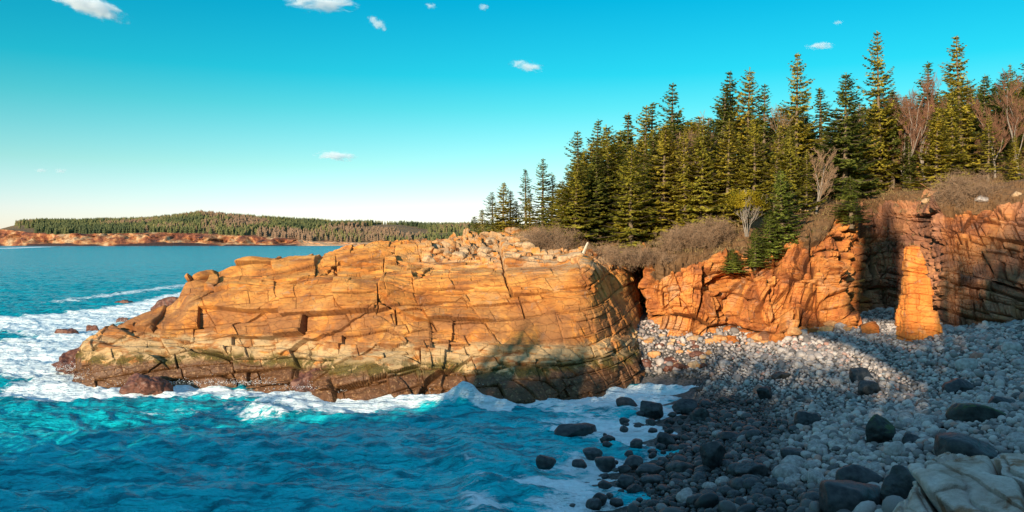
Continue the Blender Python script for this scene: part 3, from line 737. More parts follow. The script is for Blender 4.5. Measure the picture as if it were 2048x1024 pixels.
    ng = np.cross(Q[:, 1] - Q[:, 0], Q[:, 3] - Q[:, 0]); out_ = norm(ctr * [1, 1, 0]) * .9 + np.array([0, 0, .25])
    fl = (ng * out_).sum(1) < 0; Q[fl] = Q[fl][:, ::-1]
    Q = Q.reshape(-1, 3)
    return (Q, np.arange(len(Q)).reshape(-1, 4)), (np.array(tv), np.array(tf))

def branching(h, seed, levels=4, spread=.5, first=.25, thick=.12, split=(3, 5), up=.35, nstem=1, minr=.008, base_r=0.0):
    """bare branching plant: list of tapered 3-sided limbs as one mesh; also returns the limb split into trunk (level 0/1) and twigs"""
    rg = np.random.default_rng(seed); out = {0: ([], []), 1: ([], [])}
    def limb(p, d, L, r0, r1, lv):
        V, Fs = out[0 if lv <= 1 else 1]; n = 4 if lv < 2 else 3; k = 3 if lv > 2 else 5; i0 = len(V)
        d = d / np.linalg.norm(d); pts = []; q = p.copy()
        for s in range(n + 1):
            pts.append(q.copy()); d = d + rg.normal(0, .13, 3) + np.array([0, 0, up * .12]); d /= np.linalg.norm(d); q = q + d * L / n
        for s, q_ in enumerate(pts):
            r = r0 + (r1 - r0) * s / n
            a_ = np.cross(d, [.3, .2, .9]); a_ /= np.linalg.norm(a_) + 1e-9; b2 = np.cross(d, a_)
            for j in range(k):
                V.append(q_ + r * (math.cos(6.283 * j / k) * a_ + math.sin(6.283 * j / k) * b2))
        for s in range(n):
            for j in range(k): Fs.append((i0 + s * k + j, i0 + s * k + (j + 1) % k, i0 + (s + 1) * k + (j + 1) % k, i0 + (s + 1) * k + j))
        return pts, d
    def grow(p, d, L, r, lv):
        pts, dd = limb(p, d, L, r, max(r * .45, minr * .6), lv)
        if lv >= levels: return
        for _ in range(int(rg.integers(*split)) + (2 if lv == 0 else 0)):
            t_ = rg.uniform(first if lv == 0 else .2, 1.0); i = int(t_ * (len(pts) - 1)); q = pts[i] + (pts[min(i + 1, len(pts) - 1)] - pts[i]) * (t_ * (len(pts) - 1) - i)
            ax = rg.normal(0, 1, 3); ax -= ax @ dd * dd; ax /= np.linalg.norm(ax)
            nd = dd * (1 - spread) + ax * spread * rg.uniform(.8, 1.4) + np.array([0, 0, up * .5])
            grow(q, nd, L * rg.uniform(.42, .68), max(r * rg.uniform(.4, .6), minr), lv + 1)
    for s in range(nstem):
        a_ = rg.uniform(0, 6.28); o_ = np.array([math.cos(a_), math.sin(a_), 0]) * base_r * rg.random() ** .5
        grow(o_ - [0, 0, .15], np.array([math.cos(a_) * spread * (nstem > 1) * rg.random(), math.sin(a_) * spread * (nstem > 1) * rg.random(), 1.0]), h * rg.uniform(.5, .68), thick, 0)
    return out

def outward(me, V):
    # needles round a bough face every way: their normals are taken from the crown's own shape
    rg = np.random.default_rng(4); nq = len(V) // 4
    n = norm(norm(V * [1, 1, 0]) * .9 + np.array([0, 0, .30]) + np.repeat(rg.normal(0, .40, (nq, 3)), 4, 0))
    me.normals_split_custom_set_from_vertices(n.tolist())
SPR = []      # prototypes: (crown mesh, trunk mesh, height)
for i, (h, r, rag, z0, dens, pw) in enumerate([(12, 2.9, .28, .08, 1.0, .80), (12, 2.5, .42, .14, .95, .78), (12, 2.1, .5, .18, .9, .80), (12, 3.2, .25, .04, 1.05, .85), (12, 1.9, .32, .10, 1.0, .85), (12, 2.7, .55, .20, .85, .75)]):
    (cv_, cf_), (tv_, tf_) = spruce(h, r, 100 + i, rag, z0, dens, pw)
    SPR.append((cv_, cf_, tv_, tf_, h))
_cache = {}
def spruce_mesh(k, mat):
    key = (k, mat.name)
    if key not in _cache:
        cv_, cf_, tv_, tf_, h = SPR[k]
        cm = mesh_from('spruce_crown', cv_, cf_, True); outward(cm, cv_); cm.materials.append(mat)
        if ('t', k) not in _cache:
            tm = mesh_from('spruce_trunk', tv_, tf_, True); tm.materials.append(M_BARK); _cache[('t', k)] = tm
        _cache[key] = cm
    return _cache[key], _cache[('t', k)]
def put_spruce(u, vtop, Y, k, mat, wide, label, group=None, vbase=None, name='spruce_tree', cat='tree', z=None):
    if 1690 < u < 1862 and z is None: Y = max(Y, 93 if u < 1800 else 90)
    x = (u - 1024) / F * Y
    if vbase is not None: zb = CZ + (HZ - vbase) / F * Y
    else: zb = land_z(x, Y, 12) - .1
    if z is not None: zb = z
    zt = CZ + (HZ - vtop) / F * Y; h = max(zt - zb, 1.0); s = h / SPR[k][4]
    root = bpy.data.objects.new(name, None); COL.objects.link(root); root.empty_display_size = .3
    root.location = (x, Y, zb); root.rotation_euler = (0, 0, random.uniform(0, 6.28))
    sw = s * wide * 1.65 * random.uniform(.9, 1.12); sw = min(sw, 2.1 * wide)
    root.scale = (sw, sw, s); root.rotation_euler = (random.gauss(0, .022), random.gauss(0, .022), random.uniform(0, 6.28))
    cm, tm = spruce_mesh(k, mat)
    link('crown', cm, None, root); link('trunk', tm, None, root)
    return tag(root, label, cat, group)

# u, v of the tip, distance, prototype, material, width, label
S_, D_, FR, YE = M_SPRUCE, M_SPRUCE_D, M_FRESH, M_YELLOW
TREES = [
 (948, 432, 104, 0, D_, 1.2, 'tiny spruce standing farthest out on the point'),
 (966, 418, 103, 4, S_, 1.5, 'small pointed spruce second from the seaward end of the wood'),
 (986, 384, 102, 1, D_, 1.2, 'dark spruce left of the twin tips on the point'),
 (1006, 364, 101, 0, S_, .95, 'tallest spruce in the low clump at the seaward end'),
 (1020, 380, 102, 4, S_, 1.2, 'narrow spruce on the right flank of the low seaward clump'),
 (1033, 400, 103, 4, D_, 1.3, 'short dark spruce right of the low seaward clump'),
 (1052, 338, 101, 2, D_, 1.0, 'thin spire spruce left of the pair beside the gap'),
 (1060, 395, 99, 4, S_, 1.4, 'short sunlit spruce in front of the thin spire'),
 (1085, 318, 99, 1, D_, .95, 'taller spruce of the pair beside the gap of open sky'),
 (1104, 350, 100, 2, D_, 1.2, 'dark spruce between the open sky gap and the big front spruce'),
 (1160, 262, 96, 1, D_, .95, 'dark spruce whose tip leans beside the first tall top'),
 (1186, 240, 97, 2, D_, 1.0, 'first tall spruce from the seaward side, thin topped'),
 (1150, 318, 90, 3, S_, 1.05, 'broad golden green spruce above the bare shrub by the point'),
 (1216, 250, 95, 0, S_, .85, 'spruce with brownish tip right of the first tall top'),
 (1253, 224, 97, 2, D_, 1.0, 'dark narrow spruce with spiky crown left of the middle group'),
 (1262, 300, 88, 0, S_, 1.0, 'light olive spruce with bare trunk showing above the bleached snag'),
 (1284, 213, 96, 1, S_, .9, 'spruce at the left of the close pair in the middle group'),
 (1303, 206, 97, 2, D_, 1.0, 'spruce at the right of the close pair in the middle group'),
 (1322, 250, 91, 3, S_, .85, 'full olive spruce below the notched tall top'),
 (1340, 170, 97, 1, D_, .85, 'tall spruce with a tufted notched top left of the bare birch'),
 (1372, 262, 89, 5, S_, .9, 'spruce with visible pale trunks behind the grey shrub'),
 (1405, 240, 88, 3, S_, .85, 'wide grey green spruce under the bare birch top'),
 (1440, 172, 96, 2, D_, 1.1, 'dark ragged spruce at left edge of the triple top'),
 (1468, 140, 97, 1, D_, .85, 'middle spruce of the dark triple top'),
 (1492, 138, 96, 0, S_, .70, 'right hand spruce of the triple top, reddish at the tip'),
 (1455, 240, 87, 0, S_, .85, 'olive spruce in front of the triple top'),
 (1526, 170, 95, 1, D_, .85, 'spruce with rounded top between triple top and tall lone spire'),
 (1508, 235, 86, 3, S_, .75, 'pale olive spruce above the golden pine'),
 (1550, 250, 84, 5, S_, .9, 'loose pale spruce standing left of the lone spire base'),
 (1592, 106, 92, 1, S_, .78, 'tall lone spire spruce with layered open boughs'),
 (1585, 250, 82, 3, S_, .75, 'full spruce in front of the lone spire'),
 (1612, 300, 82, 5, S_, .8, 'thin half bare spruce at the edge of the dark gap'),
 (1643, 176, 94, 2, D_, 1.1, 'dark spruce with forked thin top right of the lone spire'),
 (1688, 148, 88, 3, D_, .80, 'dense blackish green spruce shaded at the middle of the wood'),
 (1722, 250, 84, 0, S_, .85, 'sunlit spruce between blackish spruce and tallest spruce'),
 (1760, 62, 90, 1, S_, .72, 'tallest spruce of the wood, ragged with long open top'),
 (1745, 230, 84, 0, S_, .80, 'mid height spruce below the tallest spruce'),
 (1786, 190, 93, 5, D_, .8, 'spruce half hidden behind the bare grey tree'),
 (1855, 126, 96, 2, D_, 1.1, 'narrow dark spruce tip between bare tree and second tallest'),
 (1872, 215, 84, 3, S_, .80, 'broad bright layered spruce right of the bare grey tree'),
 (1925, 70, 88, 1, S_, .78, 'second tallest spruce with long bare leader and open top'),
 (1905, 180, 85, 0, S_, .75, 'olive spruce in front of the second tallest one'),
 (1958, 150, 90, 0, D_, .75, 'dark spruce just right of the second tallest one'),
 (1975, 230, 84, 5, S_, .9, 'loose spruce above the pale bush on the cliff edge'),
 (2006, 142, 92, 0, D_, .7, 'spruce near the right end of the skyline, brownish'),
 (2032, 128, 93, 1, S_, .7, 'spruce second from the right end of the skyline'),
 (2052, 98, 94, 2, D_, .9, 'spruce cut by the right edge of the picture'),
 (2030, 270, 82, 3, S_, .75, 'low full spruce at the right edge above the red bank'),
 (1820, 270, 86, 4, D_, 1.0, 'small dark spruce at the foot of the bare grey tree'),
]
for T in TREES: put_spruce(*T[:6], T[6])
# lower trees that stand on the bank and the cliff edge
put_spruce(1565, 340, 78.0, 3, FR, .9, 'pale green spruce hanging low over the cliff edge', z=pt(0, 500, 78)[2])
put_spruce(1540, 420, 77.5, 0, FR, 1.2, 'short leafy spruce on the bank beside the hanging spruce', z=pt(0, 520, 77.5)[2])
put_spruce(1510, 458, 76.8, 0, FR, 1.5, 'small fresh green spruce below the golden pine', z=pt(0, 536, 76.8)[2])
put_spruce(1466, 498, 77.0, 3, FR, 1.7, 'stunted pale spruce low on the cliff top', z=pt(0, 545, 77)[2])
put_spruce(1703, 352, 80.0, 4, FR, 2.1, 'young bright spruce alone at the cliff edge', z=pt(0, 452, 80)[2])
# the rest of the wood, tops showing between the front trees
rr = random.Random(5)
skyline = ([930, 1000, 1050, 1090, 1130, 1180, 1300, 1340, 1480, 1540, 1600, 1650, 1760, 1850, 1930, 2000, 2100], [455, 400, 372, 360, 350, 275, 240, 225, 195, 215, 205, 230, 170, 185, 155, 160, 130])
for i in range(96):
    u = 1110 + 950 * (i + rr.random()) / 96; Yd = rr.uniform(93, 112)
    put_spruce(u, float(np.interp(u, *skyline)) + rr.uniform(2, 48), Yd, rr.choice([0, 1, 3, 5]), rr.choice([D_, S_]), rr.uniform(.95, 1.25), 'spruce deeper in the wood, partly hidden by the front row', 'spruces deeper in the wood')

for i in range(12):
    put_spruce(2090 + 30 * i + rr.uniform(-10, 10), rr.uniform(110, 200), rr.uniform(84, 98), rr.choice([0, 1, 3, 5]), rr.choice([D_, S_]), rr.uniform(.75, 1.0), 'spruce deeper in the wood, partly hidden by the front row', 'spruces deeper in the wood')

# the golden pine: rounded crown on several pale stems
def leafy_crown(rad, hgt, n, seed, ln=.16):
    rg = np.random.default_rng(seed); cl = rg.normal(0, 1, (70, 3)); cl = norm(cl) * rg.uniform(.35, 1, (70, 1)) ** .5
    cl[:, 2] = np.abs(cl[:, 2]) * .9 - .15
    i = rg.integers(0, 70, n); p = cl[i] * [rad * .85, rad * .85, hgt * .85] + rg.normal(0, .22, (n, 3)) * [1, 1, .6]
    t_ = norm(rg.normal(0, 1, (n, 3)) + [0, 0, .5]) * rg.uniform(.6, 1.3, (n, 1)) * ln; sd_ = norm(np.cross(t_, rg.normal(0, 1, (n, 3)))) * ln * .28
    Q = np.stack([p, p + t_ * .5 - sd_, p + t_, p + t_ * .5 + sd_], 1).reshape(-1, 3)
    return Q, np.arange(len(Q)).reshape(-1, 4)
g = bpy.data.objects.new('pine_tree', None); COL.objects.link(g); p = pt(1494, 470, 76.2); g.location = p
tag(g, 'small golden yellow pine with rounded crown on several thin stems', 'tree')
Q, Fq = leafy_crown(2.1, 1.9, 12000, 3); Q[:, 2] += 3.0
qq = Q.reshape(-1, 4, 3); ng = np.cross(qq[:, 1] - qq[:, 0], qq[:, 3] - qq[:, 0]); fl = (ng * (qq.mean(1) * [1, 1, 0] + [0, 0, .6])).sum(1) < 0; qq[fl] = qq[fl][:, ::-1]; Q = qq.reshape(-1, 3); pmh = mesh_from('pine_crown', Q, Fq, True); outward(pmh, Q); link('crown', pmh, M_YELLOW, g)
o_ = branching(4.6, 31, 3, .33, .35, .055, (2, 4), .5, 6, .012, .25)
Vt = np.array(o_[0][0] + o_[1][0]); Ft = o_[0][1] + [tuple(k + len(o_[0][0]) for k in f) for f in o_[1][1]]
link('trunk', mesh_from('pine_stems', Vt, np.array(Ft)), M_GREYTWIG, g)

def put_bare(name, u, Y, vtop, seed, mat_t, mat_c, label, cat, z=None, **kw):
    x = (u - 1024) / F * Y; zb = (land_z(x, Y, 12) - .05) if z is None else z
    h = CZ + (HZ - vtop) / F * Y - zb; o_ = branching(h, seed, **kw)
    allv = np.array(o_[0][0] + o_[1][0]); sc_ = h / max(allv[:, 2].max(), .1)
    root = bpy.data.objects.new(name, None); COL.objects.link(root); root.location = (x, Y, zb); tag(root, label, cat)
    link('trunk', mesh_from('limbs', np.array(o_[0][0]) * sc_, np.array(o_[0][1])), mat_t, root)
    if o_[1][0]: link('crown', mesh_from('twigs', np.array(o_[1][0]) * sc_, np.array(o_[1][1])), mat_c, root)
    return root
BT = dict(levels=5, spread=.34, first=.2, thick=.14, split=(4, 6), up=.45, minr=.011)
put_bare('bare_tree', 1802, 91, 135, 41, M_GREYTWIG, M_TWIG2, 'large bare grey tree with pinkish brown twigs above the dark gully', 'tree', nstem=2, base_r=.4, **BT)
put_bare('bare_tree', 1850, 93, 150, 42, M_GREYTWIG, M_TWIG2, 'bare tree with reddish crown just right of the large bare grey one', 'tree', **BT)
put_bare('bare_tree', 1395, 91, 205, 43, M_GREYTWIG, M_TWIG, 'bare birch rising above the spruces left of the triple top', 'tree', **BT)
put_bare('bare_tree', 1632, 82, 285, 44, M_GREYTWIG, M_TWIG, 'thin pale bare tree leaning beside the dark gap', 'tree', **BT)
put_bare('bare_tree', 1990, 86, 165, 45, M_GREYTWIG, M_TWIG2, 'rust coloured bare tree near the right end of the wood', 'tree', **BT)
put_bare('bare_tree', 2040, 85, 130, 46, M_GREYTWIG, M_TWIG2, 'rust coloured bare tree cut by the right edge of the picture', 'tree', **BT)
put_bare('bare_tree', 1560, 95, 195, 47, M_GREYTWIG, M_TWIG, 'faint leafless tree showing against the sky left of the lone spire', 'tree', **BT)
put_bare('bare_tree', 1715, 95, 200, 48, M_GREYTWIG, M_TWIG, 'faint leafless tree between blackish spruce and tallest spruce', 'tree', **BT)
SH = dict(levels=3, spread=.75, first=.1, thick=.022, split=(5, 8), up=.25, minr=.0085)
for (u, Y, vt, seed, mt, lab, br, ns, vb) in [
    (1097, 86, 436, 51, M_TWIG, 'tall bushy bare shrub on the promontory below the first big spruce', 1.4, 34, 518),
    (1240, 82, 478, 52, M_TWIG, 'low spreading bare shrub over the gully beside the bleached snag', 2.6, 24, 532),
    (1310, 81.5, 482, 58, M_TWIG, 'brown thicket drooping over the edge right of the dark chasm', 2.0, 20, 530),
    (1365, 82, 440, 53, M_TWIG, 'left part of the rounded grey bare shrubs under the spruces', 1.6, 34, 500),
    (1415, 82, 426, 54, M_TWIG, 'rounded grey brown bare shrub left of the golden pine', 1.7, 36, 492),
    (1940, 73, 332, 55, M_TWIG, 'pale leafless bush on the brink of the right cliff', 1.5, 26, 412),
    (1180, 88, 478, 56, M_TWIG, 'small rusty shrub at the foot of the broad golden green spruce', 1.2, 22, 510),
    (995, 92, 478, 57, M_TWIG, 'tuft of dry brush on the crest of the promontory', 1.3, 14, 492)]:
    put_bare('bare_shrub', u, Y, vt, seed, mt, mt, lab, 'shrub', z=pt(u, vb, Y)[2], nstem=ns, base_r=br, **SH)
# bleached snag
put_bare('dead_snag', 1167, 80, 484, 61, M_DEAD, M_DEAD, 'bleached white broken tree stump on the promontory top', 'tree stump', z=pt(0, 527, 80)[2], levels=0, spread=.2, first=.4, thick=.10, split=(2, 3), up=.4, minr=.03)

# dry grass and brush on the slope under the trees
rg = np.random.default_rng(77); P_ = []; 
for _ in range(7000):
    Yq = rg.uniform(77, 104); uq = rg.uniform(960, 2120)
    if uq > 1480 and rg.random() < .55: continue
    xq = (uq - 1024) / F * Yq
    zq = land_z(xq, Yq, -9)
    if zq > 10.6 and xq > 0 and (xq > 12 or Yq > 84): P_.append((xq, Yq, zq))
P_ = np.array(P_); nb_ = 9; C0 = np.repeat(P_, nb_, 0) + rg.normal(0, .22, (len(P_) * nb_, 3)) * [1, 1, 0]; n = len(C0)
hh_ = rg.uniform(.08, .42, n); ln_ = rg.normal(0, .22, (n, 3)); ln_[:, 2] = hh_; an_ = rg.uniform(0, 6.28, n); wd_ = rg.uniform(.012, .05, n)
sd_ = np.stack([np.cos(an_) * wd_, np.sin(an_) * wd_, 0 * an_], -1)
Qg = np.stack([C0 - [0, 0, .05] - sd_, C0 - [0, 0, .05] + sd_, C0 + ln_ * .6 + sd_ * .7, C0 + ln_], 1).reshape(-1, 3)
def brush_mat():
    t = NT('dry_brush'); p = t.pos(); n = t.noise(p, .5, 5, .6); n2 = t.noise(p, 6, 3)
    return t.base(t.mix(n2, t.ramp(n, [(.35, (.11, .045, .02)), (.5, (.20, .12, .045)), (.65, (.09, .085, .02))]), (.30, .20, .09)), .9)
ug = link('undergrowth', mesh_from('undergrowth', Qg, np.arange(len(Qg)).reshape(-1, 4)), brush_mat()); tag(ug, 'dry grass and brown brush on the slope under the trees', kind='stuff')

# the wood behind the camera: only its shadow is seen
wl2 = []
for w in np.arange(-70, 30, .36):      # the continuous edge of the wood
    top = float(np.interp(w, [-70, -54, -47.5, -44.8, -43, -32.2, -30.6, -29, -27.6, -25.3, -23.4, -21, -19, -16, -10.6, -4.6, -0.9, 0.9, 2, 4, 8, 20, 30], [13, 14.5, 16, 21.8, 17, 20, 28.0, 29.3, 25.5, 28.0, 24.0, 24.0, 27.0, 29.0, 28.3, 26.8, 25.2, 31, 41.5, 40.6, 41.5, 46, 50]))
    wl2.append((w + random.uniform(-.15, .15), float(hill_h(w)) - .6, top + random.uniform(-.5, .5), 1.8))
for w in np.arange(-9.5, 1.2, .4):     # crown cones without trunks, shaped to shade the inner beach above a lit gap
    lo_ = float(np.interp(w, [-10, -5.2, -2.8, -.4, 1.2], [30.6, 28.6, 27.0, 25.2, 24.6])); hi_ = float(np.interp(w, [-10, -8, -5.7, -1.7, 1.2], [31.0, 31.0, 30.6, 30.0, 29.8]))
    if hi_ - lo_ > .4: wl2.append((w, lo_ - .2, hi_ + 1.0, 1.7))
for w in np.arange(-5.4, -1.9, .3): wl2.append((w, 32.6, 44 + random.uniform(-2, 4), 3.0)); wl2.append((w, 33, 40, 3.2))  # further trunkless crowns, placed to throw shade on the gully wall
wl2 = np.array(wl2)
Pw = np.stack([wl2[:, 0] * px[0] + T0 * lx[0], wl2[:, 0] * px[1] + T0 * lx[1], wl2[:, 1]], -1)
Vw, Fw = scatter(CV, CF, Pw, wl2[:, 2] - wl2[:, 1], wl2[:, 3])
nw_o = link('near_wood', mesh_from('near_wood', Vw, Fw), M_SPRUCE_D); tag(nw_o, 'wood on the hillside behind the viewpoint', kind='stuff')
#==ROCKS==
# ------------------------------------------------------------------ rocks and stones
def ico(sub):
    import bmesh
    bm = bmesh.new(); bmesh.ops.create_icosphere(bm, subdivisions=sub, radius=1.0)
    V = np.array([v.co[:] for v in bm.verts]); Fs = np.array([[v.index for v in f.verts] for f in bm.faces]); bm.free(); return V, Fs
ICO = {k: ico(k) for k in (2, 3, 4, 5, 6)}
def rock_mesh(name, seed, size, sub=4, planes=14, sharp=14.0, rough=.05, strat=0.0):
    """an angular boulder: a ball cut by planes, edges softened"""
    V, Fs = ICO[sub]; rg = np.random.default_rng(seed)
    n = norm(rg.normal(0, 1, (planes, 3))); n[:6] = norm(np.array([[1, .1, 0], [-1, .2, .1], [0, 1, .1], [.1, -1, 0], [0, .1, 1], [0, 0, -1]]) + rg.normal(0, .42, (6, 3)))
    dd = rg.uniform(.72, 1.0, planes)
    dots = np.maximum(V @ n.T, 1e-3); rad = dd[None] / dots
    r = (np.exp(-sharp * np.minimum(rad, 4)).mean(1)); r = -np.log(r + 1e-30) / sharp; r = np.minimum(r, 1.5)
    P = V * r[:, None]; P /= np.abs(P).max(0) 
    P = P * np.asarray(size) * .5
    P = P + V * (rough * min(size) * fbm(P / max(size), 3.0, seed, 4, .55))[:, None]
    if strat: P[:, 2] += 0; P[:, :2] *= (1 + strat * (noise3(np.stack([P[:, 2] * 0, P[:, 2] * 0, P[:, 2]], -1), 2.6, seed) > 0)[:, None])
    return mesh_from(name, P, Fs, sharp < 9)
def surf_z(x, y):
    z = float(beach_z(x, y)); return z
# dark and pale boulders on the beach: u0, v0, u1, v1 (its box in the photo), material, sharpness, label
BO = [
 (1280, 800, 1328, 830, M_DARKROCK, 16, 'upright dark boulder in the white surge, largest there'),
 (1232, 793, 1274, 808, M_DARKROCK, 14, 'flat dark rock awash in the foam left of the largest dark boulder'),
 (1345, 797, 1396, 822, M_DARKROCK, 12, 'dark wet boulder at the edge of the surge, right of the largest one'),
 (1106, 844, 1196, 862, M_DARKROCK, 12, 'long flat dark rock lying far out in the shallow water'),
 (1382, 814, 1425, 840, M_DARKROCK, 12, 'dark rounded boulder where the foam ends on the stones'),
 (1313, 864, 1350, 890, M_DARKROCK, 14, 'pointed dark stone standing among the foam streaks'),
 (1200, 868, 1232, 880, M_DARKROCK, 9, 'small dark stone right of the long flat rock, farthest of a file'),
 (1166, 893, 1206, 910, M_WETCOB, 8, 'dark oval stone in the blue shallows, mid file'),
 (1190, 911, 1236, 934, M_WETCOB, 8, 'glossy dark round stone beside the lone pair in the shallows'),
 (1072, 908, 1117, 930, M_DARKROCK, 9, 'lone black oval stone farthest from the beach'),
 (1142, 916, 1174, 928, M_WETCOB, 8, 'small black stone between the lone oval one and the glossy round one'),
 (1246, 910, 1288, 928, M_WETCOB, 9, 'elongated dark stone right of the glossy round one'),
 (1234, 928, 1262, 942, M_WETCOB, 8, 'little dark stone under the elongated one in the surge'),
 (1266, 922, 1330, 946, M_WETCOB, 8, 'wide wet stone half covered by surge at the edge of the cobbles'),
 (1280, 945, 1330, 966, M_WETCOB, 8, 'smooth wet dome stone nearest the blue shallows'),
 (1228, 948, 1272, 968, M_WETCOB, 8, 'dark dome stone left of the smooth wet one'),
 (1254, 966, 1290, 984, M_DARKROCK, 9, 'dark stone below the two domes in the surge'),
 (1182, 984, 1216, 1004, M_DARKROCK, 8, 'black stone nearest the bottom edge in the blue water'),
 (1334, 944, 1372, 962, M_WETCOB, 8, 'round dark stone at the inner edge of the surge'),
 (1370, 985, 1416, 1012, M_WETCOB, 8, 'big round wet stone low on the beach by the last foam'),
 (1334, 918, 1396, 944, M_WETCOB, 9, 'broad dark wet stone on the beach edge above the round ones'),
 (1696, 735, 1742, 760, M_DARKROCK, 10, 'upper one of two touching dark boulders on the pale cobbles'),
 (1714, 756, 1762, 786, M_DARKROCK, 10, 'lower one of two touching dark boulders on the pale cobbles'),
 (1888, 757, 1948, 782, M_DARKROCK, 13, 'flat topped dark boulder high on the beach to the right'),
 (1886, 798, 2000, 842, M_MOSSROCK, 10, 'large mossy dark slab across the right of the beach'),
 (1975, 788, 2030, 812, M_DARKROCK, 12, 'dark boulder behind the right end of the mossy slab'),
 (1728, 826, 1796, 884, M_MOSSROCK, 9, 'big round boulder capped with green weed'),
 (1870, 862, 1998, 922, M_DARKROCK, 13, 'massive black boulder behind the pale ledge'),
 (1760, 925, 1860, 1010, M_DARKROCK, 12, 'black boulder in the hollow left of the pale ledge'),
 (1802, 866, 1842, 884, M_DARKROCK, 10, 'small dark boulder between weedy boulder and massive black one'),
 (1660, 918, 1762, 975, M_DARKROCK, 8, 'smooth grey blue dome boulder half buried near the bottom'),
 (1630, 960, 1780, 1024, M_DARKROCK, 8, 'low broad dark boulder at the bottom of the beach'),
 (1770, 880, 1815, 912, M_PALE, 6, 'smooth pale boulder just below the weedy one'),
 (1912, 712, 1955, 742, M_PALE, 6, 'round pale blue grey boulder high on the right cobbles'),
 (1938, 705, 1970, 718, M_PINK, 9, 'small pink stone beside the round pale boulder'),
 (2005, 680, 2048, 706, M_PALE, 7, 'large pale boulder at the foot of the right wall'),
 (1512, 770, 1545, 796, M_DARKROCK, 16, 'pointed dark rock on the middle of the cobbles'),
 (1505, 768, 1526, 786, M_PINK, 12, 'pinkish stone leaning on the pointed dark rock'),
 (1540, 740, 1580, 756, M_DARKROCK, 12, 'low brown slab lying in the upper middle of the beach'),
 (1440, 860, 1490, 880, M_DARKROCK, 10, 'dark flat slab among the wet cobbles in the middle'),
 (1470, 915, 1540, 960, M_DARKROCK, 12, 'craggy black rock group stone on the lower beach'),
 (1400, 880, 1450, 940, M_DARKROCK, 12, 'steep black rock on the lower beach beside the surge'),
 (1560, 895, 1610, 915, M_DARKROCK, 9, 'dark stone above the smooth dome boulder'),
 (1590, 820, 1640, 850, M_DARKROCK, 9, 'half sunken dark slab left of the weedy boulder'),
 (1722, 638, 1762, 668, M_STACK, 18, 'squat orange block lit beside the stone stack'),
 (1790, 612, 1812, 640, M_STACK, 18, 'orange block leaning against the left foot of the stack'),
 (1612, 634, 1640, 656, M_STACK, 12, 'rounded orange boulder at the cliff foot left of the inner cove'),
]
BO_XY = []
for i, (u0, v0, u1, v1, mt, shp, lab) in enumerate(BO):
    uc = (u0 + u1) / 2
    # walk the ray of the lower edge until it meets beach or water
    Yb = 24.0
    while Yb < 84:
        x = (uc - 1024) / F * Yb; zr = CZ + (HZ - v1) / F * Yb
        if zr <= max(float(beach_z(x, Yb)) + .1, 0.0): break
        Yb += .15
    w = (u1 - u0) / F * Yb; hgt = (v1 - v0) / F * Yb; dep_ = w * .75
    Yc = Yb + dep_ * .35; x = (uc - 1024) / F * Yc; hh = hgt * 1.0
    zb = max(float(beach_z(x, Yb)), -.1)
    zt = CZ + (HZ - v0) / F * (Yb + dep_ * .45)
    H_ = max(zt - zb, w * .22) + .5 * w * .5
    me = rock_mesh('boulder', 300 + i, (w * 1.06, dep_, H_), 5 if w > .9 else 4, 13, shp, .05)
    o = link('boulder', me, mt); o.location = (x, Yc, zt - H_ / 2); tag(o, lab, 'boulder')
    BO_XY.append((x, Yc, w * .5))
# dark stones awash where the surge runs in, more of them towards the beach
rr = random.Random(21); aw = []
while len(aw) < 70:
    v = rr.uniform(812, 1016); edge_u = np.interp(v, [800, 850, 900, 960, 1024], [1400, 1388, 1362, 1325, 1285])
    u = edge_u + 12 - abs(rr.gauss(0, 75))
    if u < 1120: continue
    q = sea_pt(u, v); w = rr.uniform(.25, .8) * (1 if rr.random() < .8 else 1.5)
    if any(math.hypot(q[0] - a_[0], q[1] - a_[1]) < (w + a_[2]) * .55 for a_ in aw + BO_XY): continue
    aw.append((q[0], q[1], w)); H_ = w * rr.uniform(.5, .8)
    o = link('awash_stone', rock_mesh('stone', 1200 + len(aw), (w, w * rr.uniform(.6, .9), H_), 4, 12, 8, .05), M_WETCOB if rr.random() < .5 else M_DARKROCK)
    o.location = (q[0], q[1], H_ * rr.uniform(.02, .22)); o.rotation_euler = (0, 0, rr.uniform(-.6, .6))
    tag(o, 'dark wet stone awash in the shallow surge beside the cobbles', 'stone', 'dark stones awash at the edge of the cobbles')
